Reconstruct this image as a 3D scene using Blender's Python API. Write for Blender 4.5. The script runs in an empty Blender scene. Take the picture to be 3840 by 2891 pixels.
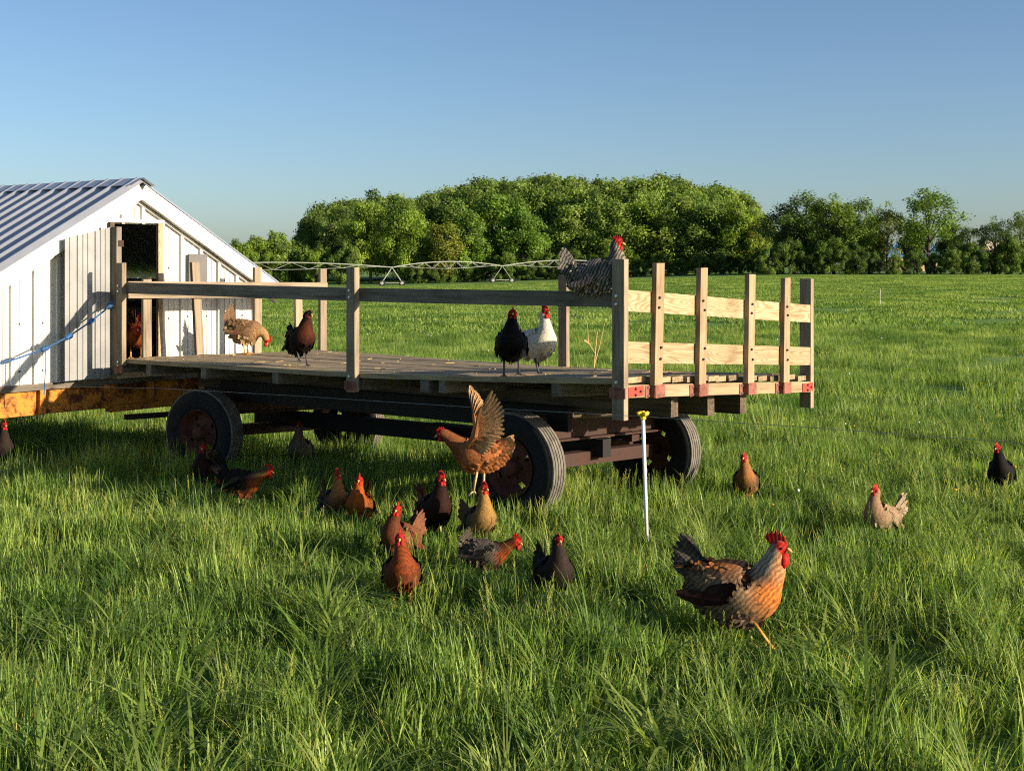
import bpy, math, random
import numpy as np
from mathutils import Vector, Matrix, noise as mnoise

random.seed(7)
rng = np.random.default_rng(7)
R = math.radians
sc = bpy.context.scene
col = sc.collection

# ------------------------------------------------------------------ camera, sky, sun, exposure
CAMZ = 1.8
cam_d = bpy.data.cameras.new('camera')
cam = bpy.data.objects.new('camera', cam_d)
col.objects.link(cam)
cam.location = (0, 0, CAMZ)
cam.rotation_euler = (R(90), 0, 0)
cam_d.sensor_width = 36
cam_d.lens = 45
cam_d.shift_y = -0.1186
cam_d.clip_start = 0.1
cam_d.clip_end = 6000
sc.camera = cam

SUN_EL = R(15)
SUN_DIR = Vector((0.905, -0.425, 0)).normalized()          # horizontal direction towards the sun
world = bpy.data.worlds.new('World')
sc.world = world
world.use_nodes = True
wn = world.node_tree
for n in list(wn.nodes):
    wn.nodes.remove(n)
sky = wn.nodes.new('ShaderNodeTexSky')
sky.sky_type = 'NISHITA'
sky.sun_disc = False
sky.sun_elevation = SUN_EL
sky.sun_rotation = math.atan2(SUN_DIR.x, SUN_DIR.y)
sky.altitude = 300
sky.air_density = 0.85
sky.dust_density = 1.2
sky.ozone_density = 3.0
bg = wn.nodes.new('ShaderNodeBackground')
bg.inputs['Strength'].default_value = 0.074
wo = wn.nodes.new('ShaderNodeOutputWorld')
wn.links.new(sky.outputs[0], bg.inputs[0])
wn.links.new(bg.outputs[0], wo.inputs[0])

sun_d = bpy.data.lights.new('sun', 'SUN')
sun_d.energy = 5.0
sun_d.angle = R(0.6)
sun_d.color = (1.0, 0.86, 0.67)
sun = bpy.data.objects.new('sun', sun_d)
col.objects.link(sun)
sdir = Vector((SUN_DIR.x * math.cos(SUN_EL), SUN_DIR.y * math.cos(SUN_EL), math.sin(SUN_EL)))
sun.rotation_euler = sdir.to_track_quat('Z', 'Y').to_euler()
sun.location = sdir * 30

sc.view_settings.view_transform = 'Standard'
sc.view_settings.look = 'None'
sc.view_settings.gamma = 1
sc.view_settings.exposure = 1.05
sc.render.engine = 'CYCLES'
sc.cycles.max_bounces = 6
sc.cycles.diffuse_bounces = 3
sc.cycles.transmission_bounces = 3
sc.cycles.use_denoising = False
sc.cycles.pixel_filter_type = 'BLACKMAN_HARRIS'
sc.cycles.filter_width = 1.15
sc.cycles.sample_clamp_indirect = 4

# ------------------------------------------------------------------ helpers
F, CX, YH = 4800.0, 1920.0, 990.0


def lerp(a, b, t):
    return a + (b - a) * t


def sm(a, b, x):
    t = min(1.0, max(0.0, (x - a) / (b - a)))
    return t * t * (3 - 2 * t)


GY = [-40, 0, 5, 9.3, 11.3, 14, 20, 40, 80, 150, 250, 400, 1500]
GL = [-1.7, -1.72, -1.74, -1.84, -1.92, -2.03, -2.25, -2.65, -3.1, -3.6, -4.15, -4.2, -4.2]
GR = [-1.7, -1.72, -1.74, -1.84, -1.92, -2.03, -2.22, -2.5, -2.45, -2.2, -1.85, -1.5, -1.3]


def ground(x, y):
    """height of the meadow (world z)"""
    l = np.interp(y, GY, GL)
    r = np.interp(y, GY, GR)
    u = x / max(y, 4.0)
    t = sm(-0.14, 0.24, u)
    z = lerp(l, r, t)
    z += 0.035 * mnoise.noise(Vector((x * 0.35, y * 0.35, 3.1))) * (1 if y < 40 else 1.6)
    return float(z) + CAMZ


def ground_hit(sx, sy):
    lo, hi = 2.0, 400.0
    for _ in range(60):
        m = 0.5 * (lo + hi)
        x = (sx - CX) / F * m
        zr = CAMZ - (sy - YH) / F * m
        if zr > ground(x, m):
            lo = m
        else:
            hi = m
    return Vector(((sx - CX) / F * lo, lo, ground((sx - CX) / F * lo, lo)))


def srgb(r, g, b):
    def f(c):
        c /= 255.0
        return c / 12.92 if c <= 0.04045 else ((c + 0.055) / 1.055) ** 2.4
    return (f(r), f(g), f(b))


class MB:
    """collects vertices and faces with board coordinates and colours, links them as one mesh object"""

    def __init__(self):
        self.v, self.f, self.bc, self.c, self.smooth, self.bars = [], [], [], [], False, 0.0

    def add(self, vs, fs, bc=None, c=None):
        o = len(self.v)
        self.v += [tuple(p) for p in vs]
        self.f += [tuple(i + o for i in f) for f in fs]
        self.bc += [tuple(b) for b in bc] if bc is not None else [tuple(p) for p in vs]
        if c is None:
            c = (1, 1, 1)
        if isinstance(c, tuple):
            self.c += [c] * len(vs)
        else:
            self.c += [tuple(k) for k in c]
        return self

    def board(self, p0, p1, wv, tv, seg=1, off=None, jit=0.0):
        """box from p0 to p1; wv and tv are half extents (vectors)"""
        p0, p1, wv, tv = Vector(p0), Vector(p1), Vector(wv), Vector(tv)
        if off is None:
            off = Vector((random.uniform(0, 50), random.uniform(0, 50), random.uniform(0, 50)))
        L = (p1 - p0).length
        vs, bc, fs = [], [], []
        for i in range(seg + 1):
            t = i / seg
            p = p0.lerp(p1, t)
            for a, b in ((-1, -1), (1, -1), (1, 1), (-1, 1)):
                j = Vector((random.uniform(-jit, jit), random.uniform(-jit, jit), random.uniform(-jit, jit)))
                vs.append(p + wv * a + tv * b + j)
                bc.append(off + Vector((t * L, a * wv.length, b * tv.length)))
        for i in range(seg):
            o = i * 4
            for k in range(4):
                fs.append((o + k, o + (k + 1) % 4, o + 4 + (k + 1) % 4, o + 4 + k))
        fs.append((3, 2, 1, 0))
        o = seg * 4
        fs.append((o, o + 1, o + 2, o + 3))
        tn = random.uniform(.82, 1.14)
        return self.add(vs, fs, bc, (tn, tn, tn))

    def tube(self, pts, rads, n=8, cap=True, c=None):
        pts = [Vector(p) for p in pts]
        if not hasattr(rads, '__len__'):
            rads = [rads] * len(pts)
        vs, fs = [], []
        up = Vector((0, 0, 1))
        pv = None
        for i, p in enumerate(pts):
            t = (pts[min(i + 1, len(pts) - 1)] - pts[max(i - 1, 0)]).normalized()
            if pv is None:
                a = t.cross(up)
                if a.length < 1e-3:
                    a = t.cross(Vector((1, 0, 0)))
            else:
                a = pv - t * pv.dot(t)
            a.normalize()
            pv = a
            b = t.cross(a)
            for k in range(n):
                an = 2 * math.pi * k / n
                vs.append(p + (a * math.cos(an) + b * math.sin(an)) * rads[i])
        for i in range(len(pts) - 1):
            for k in range(n):
                fs.append((i * n + k, i * n + (k + 1) % n, (i + 1) * n + (k + 1) % n, (i + 1) * n + k))
        if cap:
            fs.append(tuple(reversed(range(n))))
            fs.append(tuple((len(pts) - 1) * n + k for k in range(n)))
        return self.add(vs, fs, c=c)

    def mesh(self, name, mat):
        me = bpy.data.meshes.new(name)
        me.from_pydata(self.v, [], self.f)
        a = me.attributes.new('bc', 'FLOAT_VECTOR', 'POINT')
        a.data.foreach_set('vector', np.array(self.bc, dtype=np.float32).ravel())
        a = me.attributes.new('col', 'FLOAT_COLOR', 'POINT')
        cc = np.ones((len(self.v), 4), dtype=np.float32)
        cc[:, :3] = np.array(self.c, dtype=np.float32)
        cc[:, 3] = 1.0 - self.bars
        a.data.foreach_set('color', cc.ravel())
        if mat:
            me.materials.append(mat)
        if self.smooth:
            me.polygons.foreach_set('use_smooth', [True] * len(me.polygons))
        me.update()
        return me

    def build(self, name, mat, parent=None):
        o = bpy.data.objects.new(name, self.mesh(name, mat))
        col.objects.link(o)
        if parent is not None:
            set_parent(o, parent)
        return o


def world_mat(o):
    m = Matrix.LocRotScale(o.location, o.rotation_euler, o.scale)
    if o.parent:
        m = world_mat(o.parent) @ o.matrix_parent_inverse @ m
    return m


def set_parent(o, p):
    o.parent = p
    o.matrix_parent_inverse = world_mat(p).inverted()


def tag(o, label=None, cat=None, group=None, kind=None):
    if label:
        o['label'] = label
    if cat:
        o['category'] = cat
    if group:
        o['group'] = group
    if kind:
        o['kind'] = kind
    return o


def empty(name, loc, parent=None):
    o = bpy.data.objects.new(name, None)
    col.objects.link(o)
    o.location = loc
    o.empty_display_size = 0.1
    if parent is not None:
        set_parent(o, parent)
    return o


# ------------------------------------------------------------------ materials
class NT:
    def __init__(self, name):
        self.m = bpy.data.materials.new(name)
        self.m.use_nodes = True
        self.t = self.m.node_tree
        self.b = self.t.nodes['Principled BSDF']
        self.o = self.t.nodes['Material Output']

    def n(self, typ, **kw):
        x = self.t.nodes.new(typ)
        for k, v in kw.items():
            if k.startswith('i_'):
                x.inputs[k[2:]].default_value = v
            else:
                setattr(x, k, v)
        return x

    def l(self, a, b):
        self.t.links.new(a, b)

    def ramp(self, src, stops):
        r = self.n('ShaderNodeValToRGB')
        el = r.color_ramp.elements
        while len(el) < len(stops):
            el.new(0.5)
        for e, (p, c) in zip(el, stops):
            e.position = p
            e.color = (*c, 1) if len(c) == 3 else c
        self.l(src, r.inputs[0])
        return r.outputs[0]

    def noise(self, vec, scale, detail=3, rough=0.55, dist=0.0):
        x = self.n('ShaderNodeTexNoise')
        x.inputs['Scale'].default_value = scale
        x.inputs['Detail'].default_value = detail
        x.inputs['Roughness'].default_value = rough
        x.inputs['Distortion'].default_value = dist
        if vec is not None:
            self.l(vec, x.inputs['Vector'])
        return x.outputs[0]

    def mapv(self, vec, scale):
        x = self.n('ShaderNodeMapping')
        x.inputs['Scale'].default_value = scale
        self.l(vec, x.inputs['Vector'])
        return x.outputs[0]

    def attr(self, name, out='Vector'):
        x = self.n('ShaderNodeAttribute')
        x.attribute_name = name
        return x.outputs[out]

    def pos(self):
        return self.n('ShaderNodeNewGeometry').outputs['Position']

    def math(self, op, a, b=None):
        x = self.n('ShaderNodeMath')
        x.operation = op
        for i, k in enumerate((a, b)):
            if k is None:
                continue
            if isinstance(k, (int, float)):
                x.inputs[i].default_value = k
            else:
                self.l(k, x.inputs[i])
        return x.outputs[0]

    def mix(self, fac, a, b, mode='MIX'):
        x = self.n('ShaderNodeMix')
        x.data_type = 'RGBA'
        x.blend_type = mode
        for s, k in ((x.inputs[0], fac), (x.inputs[6], a), (x.inputs[7], b)):
            if isinstance(k, (int, float)):
                s.default_value = k
            elif isinstance(k, tuple):
                s.default_value = (*k, 1) if len(k) == 3 else k
            else:
                self.l(k, s)
        return x.outputs[2]

    def bump(self, h, strength=0.4, dist=0.01):
        x = self.n('ShaderNodeBump')
        x.inputs['Strength'].default_value = strength
        x.inputs['Distance'].default_value = dist
        self.l(h, x.inputs['Height'])
        self.l(x.outputs[0], self.b.inputs['Normal'])

    def base(self, c):
        if isinstance(c, tuple):
            self.b.inputs['Base Color'].default_value = (*c, 1)
        else:
            self.l(c, self.b.inputs['Base Color'])

    def rough(self, v, metal=None, spec=None):
        self.b.inputs['Roughness'].default_value = v
        if metal is not None:
            self.b.inputs['Metallic'].default_value = metal
        if spec is not None:
            self.b.inputs['Specular IOR Level'].default_value = spec
        return self


def wood_mat(name, light, mid, dark, rings=False, rough=0.8):
    k = NT(name)
    bc = k.attr('bc')
    n1 = k.noise(k.mapv(bc, (2.2, 38, 38)), 1.0, 4, 0.6)
    n2 = k.noise(k.mapv(bc, (0.8, 5, 5)), 1.3, 2, 0.5)
    if rings:
        n3 = k.noise(k.mapv(bc, (1.3, 9, 9)), 1.0, 1.5, 0.45)
        s = k.math('SINE', k.math('MULTIPLY', n3, 120.0))
        s = k.math('MULTIPLY', k.math('ADD', s, 1.0), 0.5)
        s = k.math('POWER', s, 3.0)
        h = k.math('ADD', k.math('MULTIPLY', s, 0.36), k.math('MULTIPLY', n1, 0.55))
        c = k.ramp(h, [(0.2, light), (0.5, mid), (0.95, dark)])
    else:
        h = k.math('ADD', k.math('MULTIPLY', n1, 0.75), k.math('MULTIPLY', n2, 0.4))
        c = k.ramp(h, [(0.33, dark), (0.52, mid), (0.76, light)])
    st = k.noise(bc, 3.0, 4, 0.6)
    c = k.mix(k.ramp(st, [(0.55, (0, 0, 0)), (0.75, (0.55, 0.55, 0.55))]), c, dark)
    c = k.mix(1.0, c, k.attr('col', 'Color'), 'MULTIPLY')
    k.base(c)
    k.rough(rough, spec=0.25)
    k.bump(h, 0.5, 0.004)
    return k.m


M = {}
M['grey_wood'] = wood_mat('weathered_wood', srgb(132, 122, 108), srgb(102, 93, 82), srgb(60, 53, 46))
M['deck_wood'] = wood_mat('deck_wood', srgb(166, 150, 122), srgb(134, 118, 94), srgb(66, 56, 46))
M['pine'] = wood_mat('fresh_pine', srgb(172, 154, 122), srgb(152, 130, 96), srgb(104, 76, 48), True, 0.7)
M['stake'] = wood_mat('stake_wood', srgb(164, 144, 114), srgb(140, 118, 90), srgb(94, 74, 52))
M['post_wood'] = wood_mat('post_wood', srgb(158, 142, 118), srgb(128, 114, 94), srgb(80, 68, 54))
M['old_beam'] = wood_mat('old_beam', srgb(112, 98, 80), srgb(80, 68, 54), srgb(42, 34, 27))


def rust_mat(name, paint, rust, dark, amount=0.5, rough=0.75):
    k = NT(name)
    p = k.attr('bc')
    n = k.noise(p, 5.0, 6, 0.7)
    n2 = k.noise(p, 38.0, 3, 0.6)
    m = k.ramp(k.math('ADD', k.math('MULTIPLY', n, 0.75), k.math('MULTIPLY', n2, 0.25)),
               [(amount - 0.05, (0, 0, 0)), (amount + 0.06, (1, 1, 1))])
    c = k.mix(m, paint, k.mix(n2, rust, dark))
    k.base(c)
    k.rough(rough, spec=0.3)
    k.bump(n2, 0.35, 0.003)
    return k.m


M['rust'] = rust_mat('rusty_steel', srgb(58, 40, 32), srgb(78, 46, 32), srgb(36, 25, 21), 0.5)  # rust colours darkened, with the shade under the deck mixed in
M['shaded_steel'] = rust_mat('shaded_steel', srgb(30, 27, 26), srgb(52, 36, 28), srgb(24, 20, 18), 0.58)  # near-black colour paints in the sunless shade below the deck
M['rim'] = rust_mat('rusty_rim', srgb(92, 50, 34), srgb(104, 54, 34), srgb(42, 27, 22), 0.45)
M['bracket'] = rust_mat('rusty_bracket', srgb(138, 88, 72), srgb(120, 72, 56), srgb(80, 48, 40), 0.5)
M['red_plate'] = rust_mat('red_painted_plate', srgb(190, 62, 50), srgb(150, 70, 55), srgb(90, 40, 34), 0.62)
M['yellow_steel'] = rust_mat('yellow_steel', srgb(190, 122, 40), srgb(116, 60, 24), srgb(58, 34, 20), 0.52)
M['galv'] = NT('galvanised_steel').rough(0.35, 0.9).m
M['galv'].node_tree.nodes['Principled BSDF'].inputs['Base Color'].default_value = (0.62, 0.64, 0.66, 1)


def plain(name, c, rough=0.6, metal=0.0, spec=0.4, var=0.12, scale=6.0):
    k = NT(name)
    n = k.noise(k.attr('bc'), scale, 4, 0.6)
    d = tuple(x * (1 - var * 2) for x in c)
    k.base(k.ramp(n, [(0.35, d), (0.62, c)]))
    k.rough(rough, metal, spec)
    return k.m


M['rubber'] = plain('tyre_rubber', (0.017, 0.017, 0.019), 0.8, 0, 0.2, 0.2, 20)
M['tread'] = plain('dusty_tread', (0.16, 0.145, 0.12), 0.85, 0, 0.2, 0.25, 14)
M['white_metal'] = plain('white_painted_metal', (0.66, 0.65, 0.61), 0.45, 0, 0.35, 0.05, 2.5)
_k = NT('dirty_white_metal')
_p = _k.pos()
_d = _k.noise(_k.mapv(_p, (9, 9, 0.7)), 1.0, 5, 0.65)
_e = _k.noise(_p, 1.7, 4, 0.6)
_h = _k.math('ADD', _k.math('MULTIPLY', _d, 0.6), _k.math('MULTIPLY', _e, 0.4))
_k.base(_k.ramp(_h, [(0.36, (0.47, 0.44, 0.38)), (0.50, (0.60, 0.58, 0.53)), (0.66, (0.66, 0.64, 0.59))]))
_k.rough(0.45, 0, 0.35)
_k.bump(_e, 0.15, 0.03)
M['white_metal'] = _k.m
M['roof_metal'] = plain('roof_metal', (0.46, 0.48, 0.52), 0.42, 0.35, 0.5, 0.06, 3)
M['shaded_door_metal'] = plain('shaded_door_metal', (0.30, 0.30, 0.29), 0.4, 0.2, 0.5, 0.1, 3)  # grey in place of white, door's shade put into its colour
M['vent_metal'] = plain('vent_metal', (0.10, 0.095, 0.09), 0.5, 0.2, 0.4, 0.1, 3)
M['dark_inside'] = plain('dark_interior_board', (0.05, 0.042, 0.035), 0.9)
M['blue_rope'] = plain('blue_rope', srgb(40, 84, 132), 0.7)
M['wire'] = plain('poly_wire', (0.30, 0.30, 0.28), 0.6)
M['white_plastic'] = plain('white_plastic', (0.78, 0.80, 0.80), 0.35, 0, 0.5, 0.04)
M['yellow_plastic'] = plain('yellow_plastic', srgb(232, 190, 40), 0.4, 0, 0.5, 0.05)
M['pivot'] = plain('irrigation_pipe', (0.38, 0.40, 0.33), 0.5, 0.2)
M['screw'] = plain('dark_screw', (0.03, 0.03, 0.03), 0.6)
M['comb'] = plain('red_comb', srgb(176, 28, 22), 0.7, 0, 0.2, 0.22, 60)
M['beak'] = plain('horn_beak', srgb(206, 160, 92), 0.45)
M['eye'] = plain('bird_eye', (0.02, 0.012, 0.008), 0.15)
M['leg_yellow'] = plain('yellow_leg', srgb(214, 150, 62), 0.55, 0, 0.4, 0.15, 80)
M['leg_dark'] = plain('slate_leg', (0.045, 0.045, 0.05), 0.55, 0, 0.4, 0.15, 80)
M['leg_pale'] = plain('pale_leg', srgb(190, 164, 112), 0.55, 0, 0.4, 0.15, 80)


def feather_mat():
    k = NT('plumage')
    at = k.n('ShaderNodeAttribute')
    at.attribute_name = 'col'
    bc = k.attr('bc')
    n = k.noise(bc, 70, 3, 0.65)
    c = k.mix(1.0, at.outputs['Color'], k.ramp(n, [(0.3, (0.55, 0.55, 0.55)), (0.68, (1.2, 1.17, 1.1))]), 'MULTIPLY')
    sx = k.n('ShaderNodeSeparateXYZ')
    k.l(bc, sx.inputs[0])
    ph = k.math('ADD', k.math('MULTIPLY', sx.outputs[0], 0.75), k.math('MULTIPLY', sx.outputs[2], -0.7))
    ph = k.math('ADD', ph, k.math('MULTIPLY', k.noise(bc, 22, 2, 0.5), 0.035))
    w = k.math('SINE', k.math('MULTIPLY', ph, 330.0))
    m = k.ramp(k.math('MULTIPLY', k.math('ADD', w, 1.0), 0.5), [(0.35, (0.30, 0.30, 0.32)), (0.62, (1.9, 1.85, 1.75))])
    inv = k.math('SUBTRACT', 1.0, at.outputs['Alpha'])
    c = k.mix(inv, c, k.mix(1.0, c, m, 'MULTIPLY'))
    k.base(c)
    k.rough(0.75, 0, 0.12)
    k.bump(n, 0.5, 0.005)
    return k.m


M['feather'] = feather_mat()


def leafy(name, stops, pscale, trans=0.35, use_obj=False, rough=0.5, instvar=0.5, soft=0.0):
    """foliage: diffuse plus translucent, coloured by world noise, per instance random and object colour"""
    k = NT(name)
    p = k.pos()
    n = k.noise(p, pscale, 3, 0.6)
    oi = k.n('ShaderNodeObjectInfo')
    h = k.math('ADD', k.math('MULTIPLY', n, 1.0), k.math('MULTIPLY', k.math('SUBTRACT', oi.outputs['Random'], 0.5), instvar))
    bl = k.attr('col', 'Color')
    c = k.ramp(h, stops)
    c = k.mix(1.0, c, bl, 'MULTIPLY')
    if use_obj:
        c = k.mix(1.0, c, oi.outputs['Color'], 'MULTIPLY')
    k.base(c)
    k.rough(rough, 0, 0.25)
    tr = k.n('ShaderNodeBsdfTranslucent')
    k.l(k.mix(1.0, c, (1.25, 1.25, 0.7), 'MULTIPLY'), tr.inputs[0])
    ms = k.n('ShaderNodeMixShader')
    ms.inputs[0].default_value = trans
    k.l(k.b.outputs[0], ms.inputs[1])
    k.l(tr.outputs[0], ms.inputs[2])
    k.l(ms.outputs[0], k.o.inputs['Surface'])
    return k.m


M['grass'] = leafy('grass_blades', [(0.25, (0.088, 0.170, 0.030)), (0.5, (0.175, 0.275, 0.048)), (0.78, (0.32, 0.395, 0.100))], 0.75, 0.48, instvar=0.6)
M['leaf'] = leafy('tree_leaves', [(0.25, (0.085, 0.150, 0.026)), (0.5, (0.150, 0.225, 0.038)), (0.8, (0.23, 0.29, 0.06))], 0.16, 0.42, True, 0.55, 0.25)
M['bark'] = plain('bark', (0.13, 0.105, 0.08), 0.9, 0, 0.2, 0.3, 3)


def ground_mat():
    k = NT('meadow_ground')
    p = k.pos()
    n1 = k.noise(p, 0.09, 4, 0.6)
    n2 = k.noise(p, 1.3, 5, 0.65)
    n3 = k.noise(k.mapv(p, (1, 0.35, 1)), 9.0, 4, 0.7)
    h = k.math('ADD', k.math('ADD', k.math('MULTIPLY', n1, 0.5), k.math('MULTIPLY', n2, 0.35)), k.math('MULTIPLY', n3, 0.25))
    c = k.ramp(h, [(0.36, (0.065, 0.135, 0.026)), (0.52, (0.115, 0.205, 0.040)), (0.70, (0.18, 0.27, 0.065))])
    k.base(c)
    k.rough(0.9, 0, 0.15)
    k.bump(n3, 1.0, 0.12)
    return k.m


M['ground'] = ground_mat()

# ------------------------------------------------------------------ ground
ys = list(np.linspace(-25, 2, 10)) + list(np.linspace(2.5, 30, 90)) + list(np.geomspace(31, 2500, 60))
mb = MB()
NX = 81
vs, fs = [], []
for y in ys:
    hw = 22 + abs(y) * 1.1
    for i in range(NX):
        x = (i / (NX - 1) * 2 - 1) * hw
        vs.append((x, y, ground(x, y)))
for j in range(len(ys) - 1):
    for i in range(NX - 1):
        a = j * NX + i
        fs.append((a, a + 1, a + NX + 1, a + NX))
mb.add(vs, fs)
mb.smooth = True
tag(mb.build('meadow_ground', M['ground']), 'green meadow ground under the grass reaching to the far trees', kind='structure')

# ------------------------------------------------------------------ hay wagon
LD = Vector((-0.755, 0.656, 0))
WD = Vector((0.656, 0.755, 0))
O0 = Vector((0.70, 8.31, 0))
UP = Vector((0, 0, 1))


def zd(l, w):
    z = np.interp(l, [-0.2, 0, 0.98, 2.55, 4, 5.83, 6.1], [-0.73, -0.735, -0.785, -0.845, -0.868, -0.897, -0.90])
    return float(z) + (-0.06 + 0.0073 * l) * w


def wp(l, w, z):
    v = O0 + LD * l + WD * w
    return Vector((v.x, v.y, z + CAMZ))


WL, WW = 5.83, 2.46
wagon = empty('hay_wagon', wp(2.9, 1.2, -1.85))
tag(wagon, 'long flat hay wagon with weathered plank deck, wooden railings and rubber tyres', 'wagon')

# deck planks
npl = 17
pw = WW / npl
for i in range(npl):
    mb = MB()
    w = (i + 0.5) * pw
    l0 = -0.02 + random.uniform(-0.02, 0.02)
    l1 = WL + random.uniform(-0.03, 0.03)
    segs = 14
    off = Vector((random.uniform(0, 50), random.uniform(0, 50), 0))
    vs, bc, fsx = [], [], []
    hw = pw / 2 - random.uniform(0.004, 0.010)
    dz = random.uniform(-0.007, 0.007)
    for s in range(segs + 1):
        l = lerp(l0, l1, s / segs)
        for a, b in ((-1, 0), (1, 0), (1, 1), (-1, 1)):
            vs.append(wp(l, w + a * hw, zd(l, w) + dz - (1 - b) * 0.038 + random.uniform(-.001, .001)))
            bc.append(off + Vector((l, a * hw, b * 0.04)))
    for s in range(segs):
        o = s * 4
        for q in range(4):
            fsx.append((o + q, o + (q + 1) % 4, o + 4 + (q + 1) % 4, o + 4 + q))
    fsx += [(0, 1, 2, 3), (segs * 4 + 3, segs * 4 + 2, segs * 4 + 1, segs * 4)]
    tn = random.uniform(.68, 1.2)
    mb.add(vs, fsx, bc, (tn, tn * random.uniform(.96, 1.0), tn * random.uniform(.88, .98)))
    mb.build('plank', M['deck_wood'], wagon)


def wboard(name, a, b, wv, tv, mat, parent=None, seg=1, jit=0.0015):
    m = MB()
    m.board(a, b, wv, tv, seg, None, jit)
    return m.build(name, mat, parent or wagon)


def bolts(pts, nrm, mat, r=0.013, parent=None, name='bolt'):
    out = []
    for p in pts:
        m = MB()
        m.tube([p, p + nrm * 0.008, p + nrm * 0.012], [r, r, r * 0.6], 8)
        out.append(m.build(name, mat, parent or wagon))
    return out


# near side posts and rail
near_posts = [(-0.018, 0.03, -1.007), (2.55, -0.027, -0.995), (5.80, 0.01, -0.955)]
for l, zt, zb in near_posts:
    p = wboard('post', wp(l, -0.022, zb), wp(l, -0.022, zt), LD * 0.048, WD * 0.024, M['post_wood'])
    zr = -0.235
    bolts([wp(l + .01, -0.046, zr + 0.028), wp(l + .01, -0.046, zr - 0.024), wp(l + .01, -0.046, zd(l, 0) - 0.03)], -WD, M['galv'], 0.013, p)
    zc = zd(l, 0) - 0.10
    wboard('stake_pocket', wp(l, -0.050, zc - 0.034), wp(l, -0.050, zc + 0.034), LD * 0.064, WD * 0.006, M['bracket'])
for (la, za), (lb, zb) in (((0.0, -0.232), (2.55, -0.24)), ((2.553, -0.239), (5.83, -0.226))):
    wboard('side_rail', wp(la, 0.021, za), wp(lb, 0.021, zb), UP * 0.052, WD * 0.019, M['grey_wood'], None, 3)

# right end: header, end rails, stakes with pockets
zh = lambda w: zd(0, w) - 0.088
wboard('end_header', wp(-0.045, 0.0, zh(0)), wp(-0.045, WW, zh(WW)), UP * 0.041, LD * 0.018, M['stake'], None, 3)
for dz, th in ((0.498, 0.069), (0.164, 0.069)):
    wboard('end_rail', wp(-0.045, -0.002, zd(0, 0) + dz), wp(-0.045, WW + 0.02, zd(0, WW) + dz - 0.012), UP * th, LD * 0.018, M['pine'], None, 4)
for w, zt in ((0.303, 0.0054), (0.836, -0.028), (1.489, -0.0755), (2.013, -0.1057)):
    s = wboard('stake', wp(-0.085, w - 0.012, zd(0, w) - 0.13), wp(-0.085, w + 0.012, zt), WD * 0.045, LD * 0.019, M['stake'])
    pts = []
    for dz in (0.53, 0.465, 0.20, 0.125):
        pts.append(wp(-0.105, w + random.uniform(-.012, .012), zd(0, w) + dz))
    bolts(pts, -LD, M['screw'], 0.009, s, 'screw')
    zc = zh(w)
    wboard('stake_pocket', wp(-0.108, w, zc - 0.043), wp(-0.108, w, zc + 0.043), WD * 0.056, LD * 0.003, M['bracket'])
    f = wboard('pocket_flange', wp(-0.066, w - 0.085, zc - 0.04), wp(-0.066, w - 0.085, zc + 0.04), WD * 0.026, LD * 0.003, M['bracket'])
    bolts([wp(-0.069, w - 0.085, zc + 0.027), wp(-0.069, w - 0.085, zc - 0.027)], -LD, M['galv'], 0.007, f)
    wboard('pocket_side', wp(-0.086, w - 0.058, zc - 0.04), wp(-0.086, w - 0.058, zc + 0.04), LD * 0.022, WD * 0.003, M['bracket'])
for w in (0.085, WW - 0.05):
    f = wboard('corner_plate', wp(-0.067, w, zh(w) - 0.035), wp(-0.067, w, zh(w) + 0.03), WD * 0.085, LD * 0.003, M['red_plate'])
    bolts([wp(-0.07, w - 0.01, zh(w) + 0.016), wp(-0.07, w + 0.045, zh(w) - 0.004), wp(-0.07, w - 0.01, zh(w) - 0.024)], -LD, M['screw'], 0.009, f)

# far side posts
for l, zt, zb in ((-0.018, -0.118, -1.14), (2.45, -0.098, -1.1)):
    wboard('post', wp(l, WW + 0.022, zb), wp(l, WW + 0.022, zt), LD * 0.048, WD * 0.024, M['post_wood'])

# left end: rail and stakes
wboard('end_rail', wp(WL - 0.02, 0.05, -0.245), wp(WL - 0.02, 2.52, -0.285), UP * 0.08, LD * 0.019, M['post_wood'], None, 3)
for w, zt, lean in ((0.285, -0.147, 0.0), (0.87, 0.016, 0.035), (1.61, -0.036, 0.0), (2.16, -0.2, 0.01), (2.5, -0.053, 0.0)):
    wboard('stake', wp(WL + 0.02, w + lean, zd(WL, w) - 0.14), wp(WL + 0.02, w - lean, zt), WD * 0.045, LD * 0.019, M['post_wood'])
wboard('end_header', wp(WL + 0.02, 0.0, zd(WL, 0) - 0.09), wp(WL + 0.02, WW, zd(WL, WW) - 0.09), UP * 0.045, LD * 0.018, M['grey_wood'])

# cross joists and stringers
for l in (0.55, 1.62, 1.80, 2.55, 3.55, 4.55, 5.4):
    wboard('joist', wp(l, 0.015 if l != 2.55 else 0.05, zd(l, 0) - 0.088), wp(l, WW - 0.02, zd(l, WW) - 0.088), UP * 0.048, LD * random.uniform(0.03, 0.045), M['grey_wood'])
for w in (0.74, 1.21, 1.66):
    wboard('stringer', wp(0.07, w, zd(0, w) - 0.212), wp(5.6, w, zd(5.6, w) - 0.212), UP * 0.075, WD * 0.045, M['old_beam'], None, 6)

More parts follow.
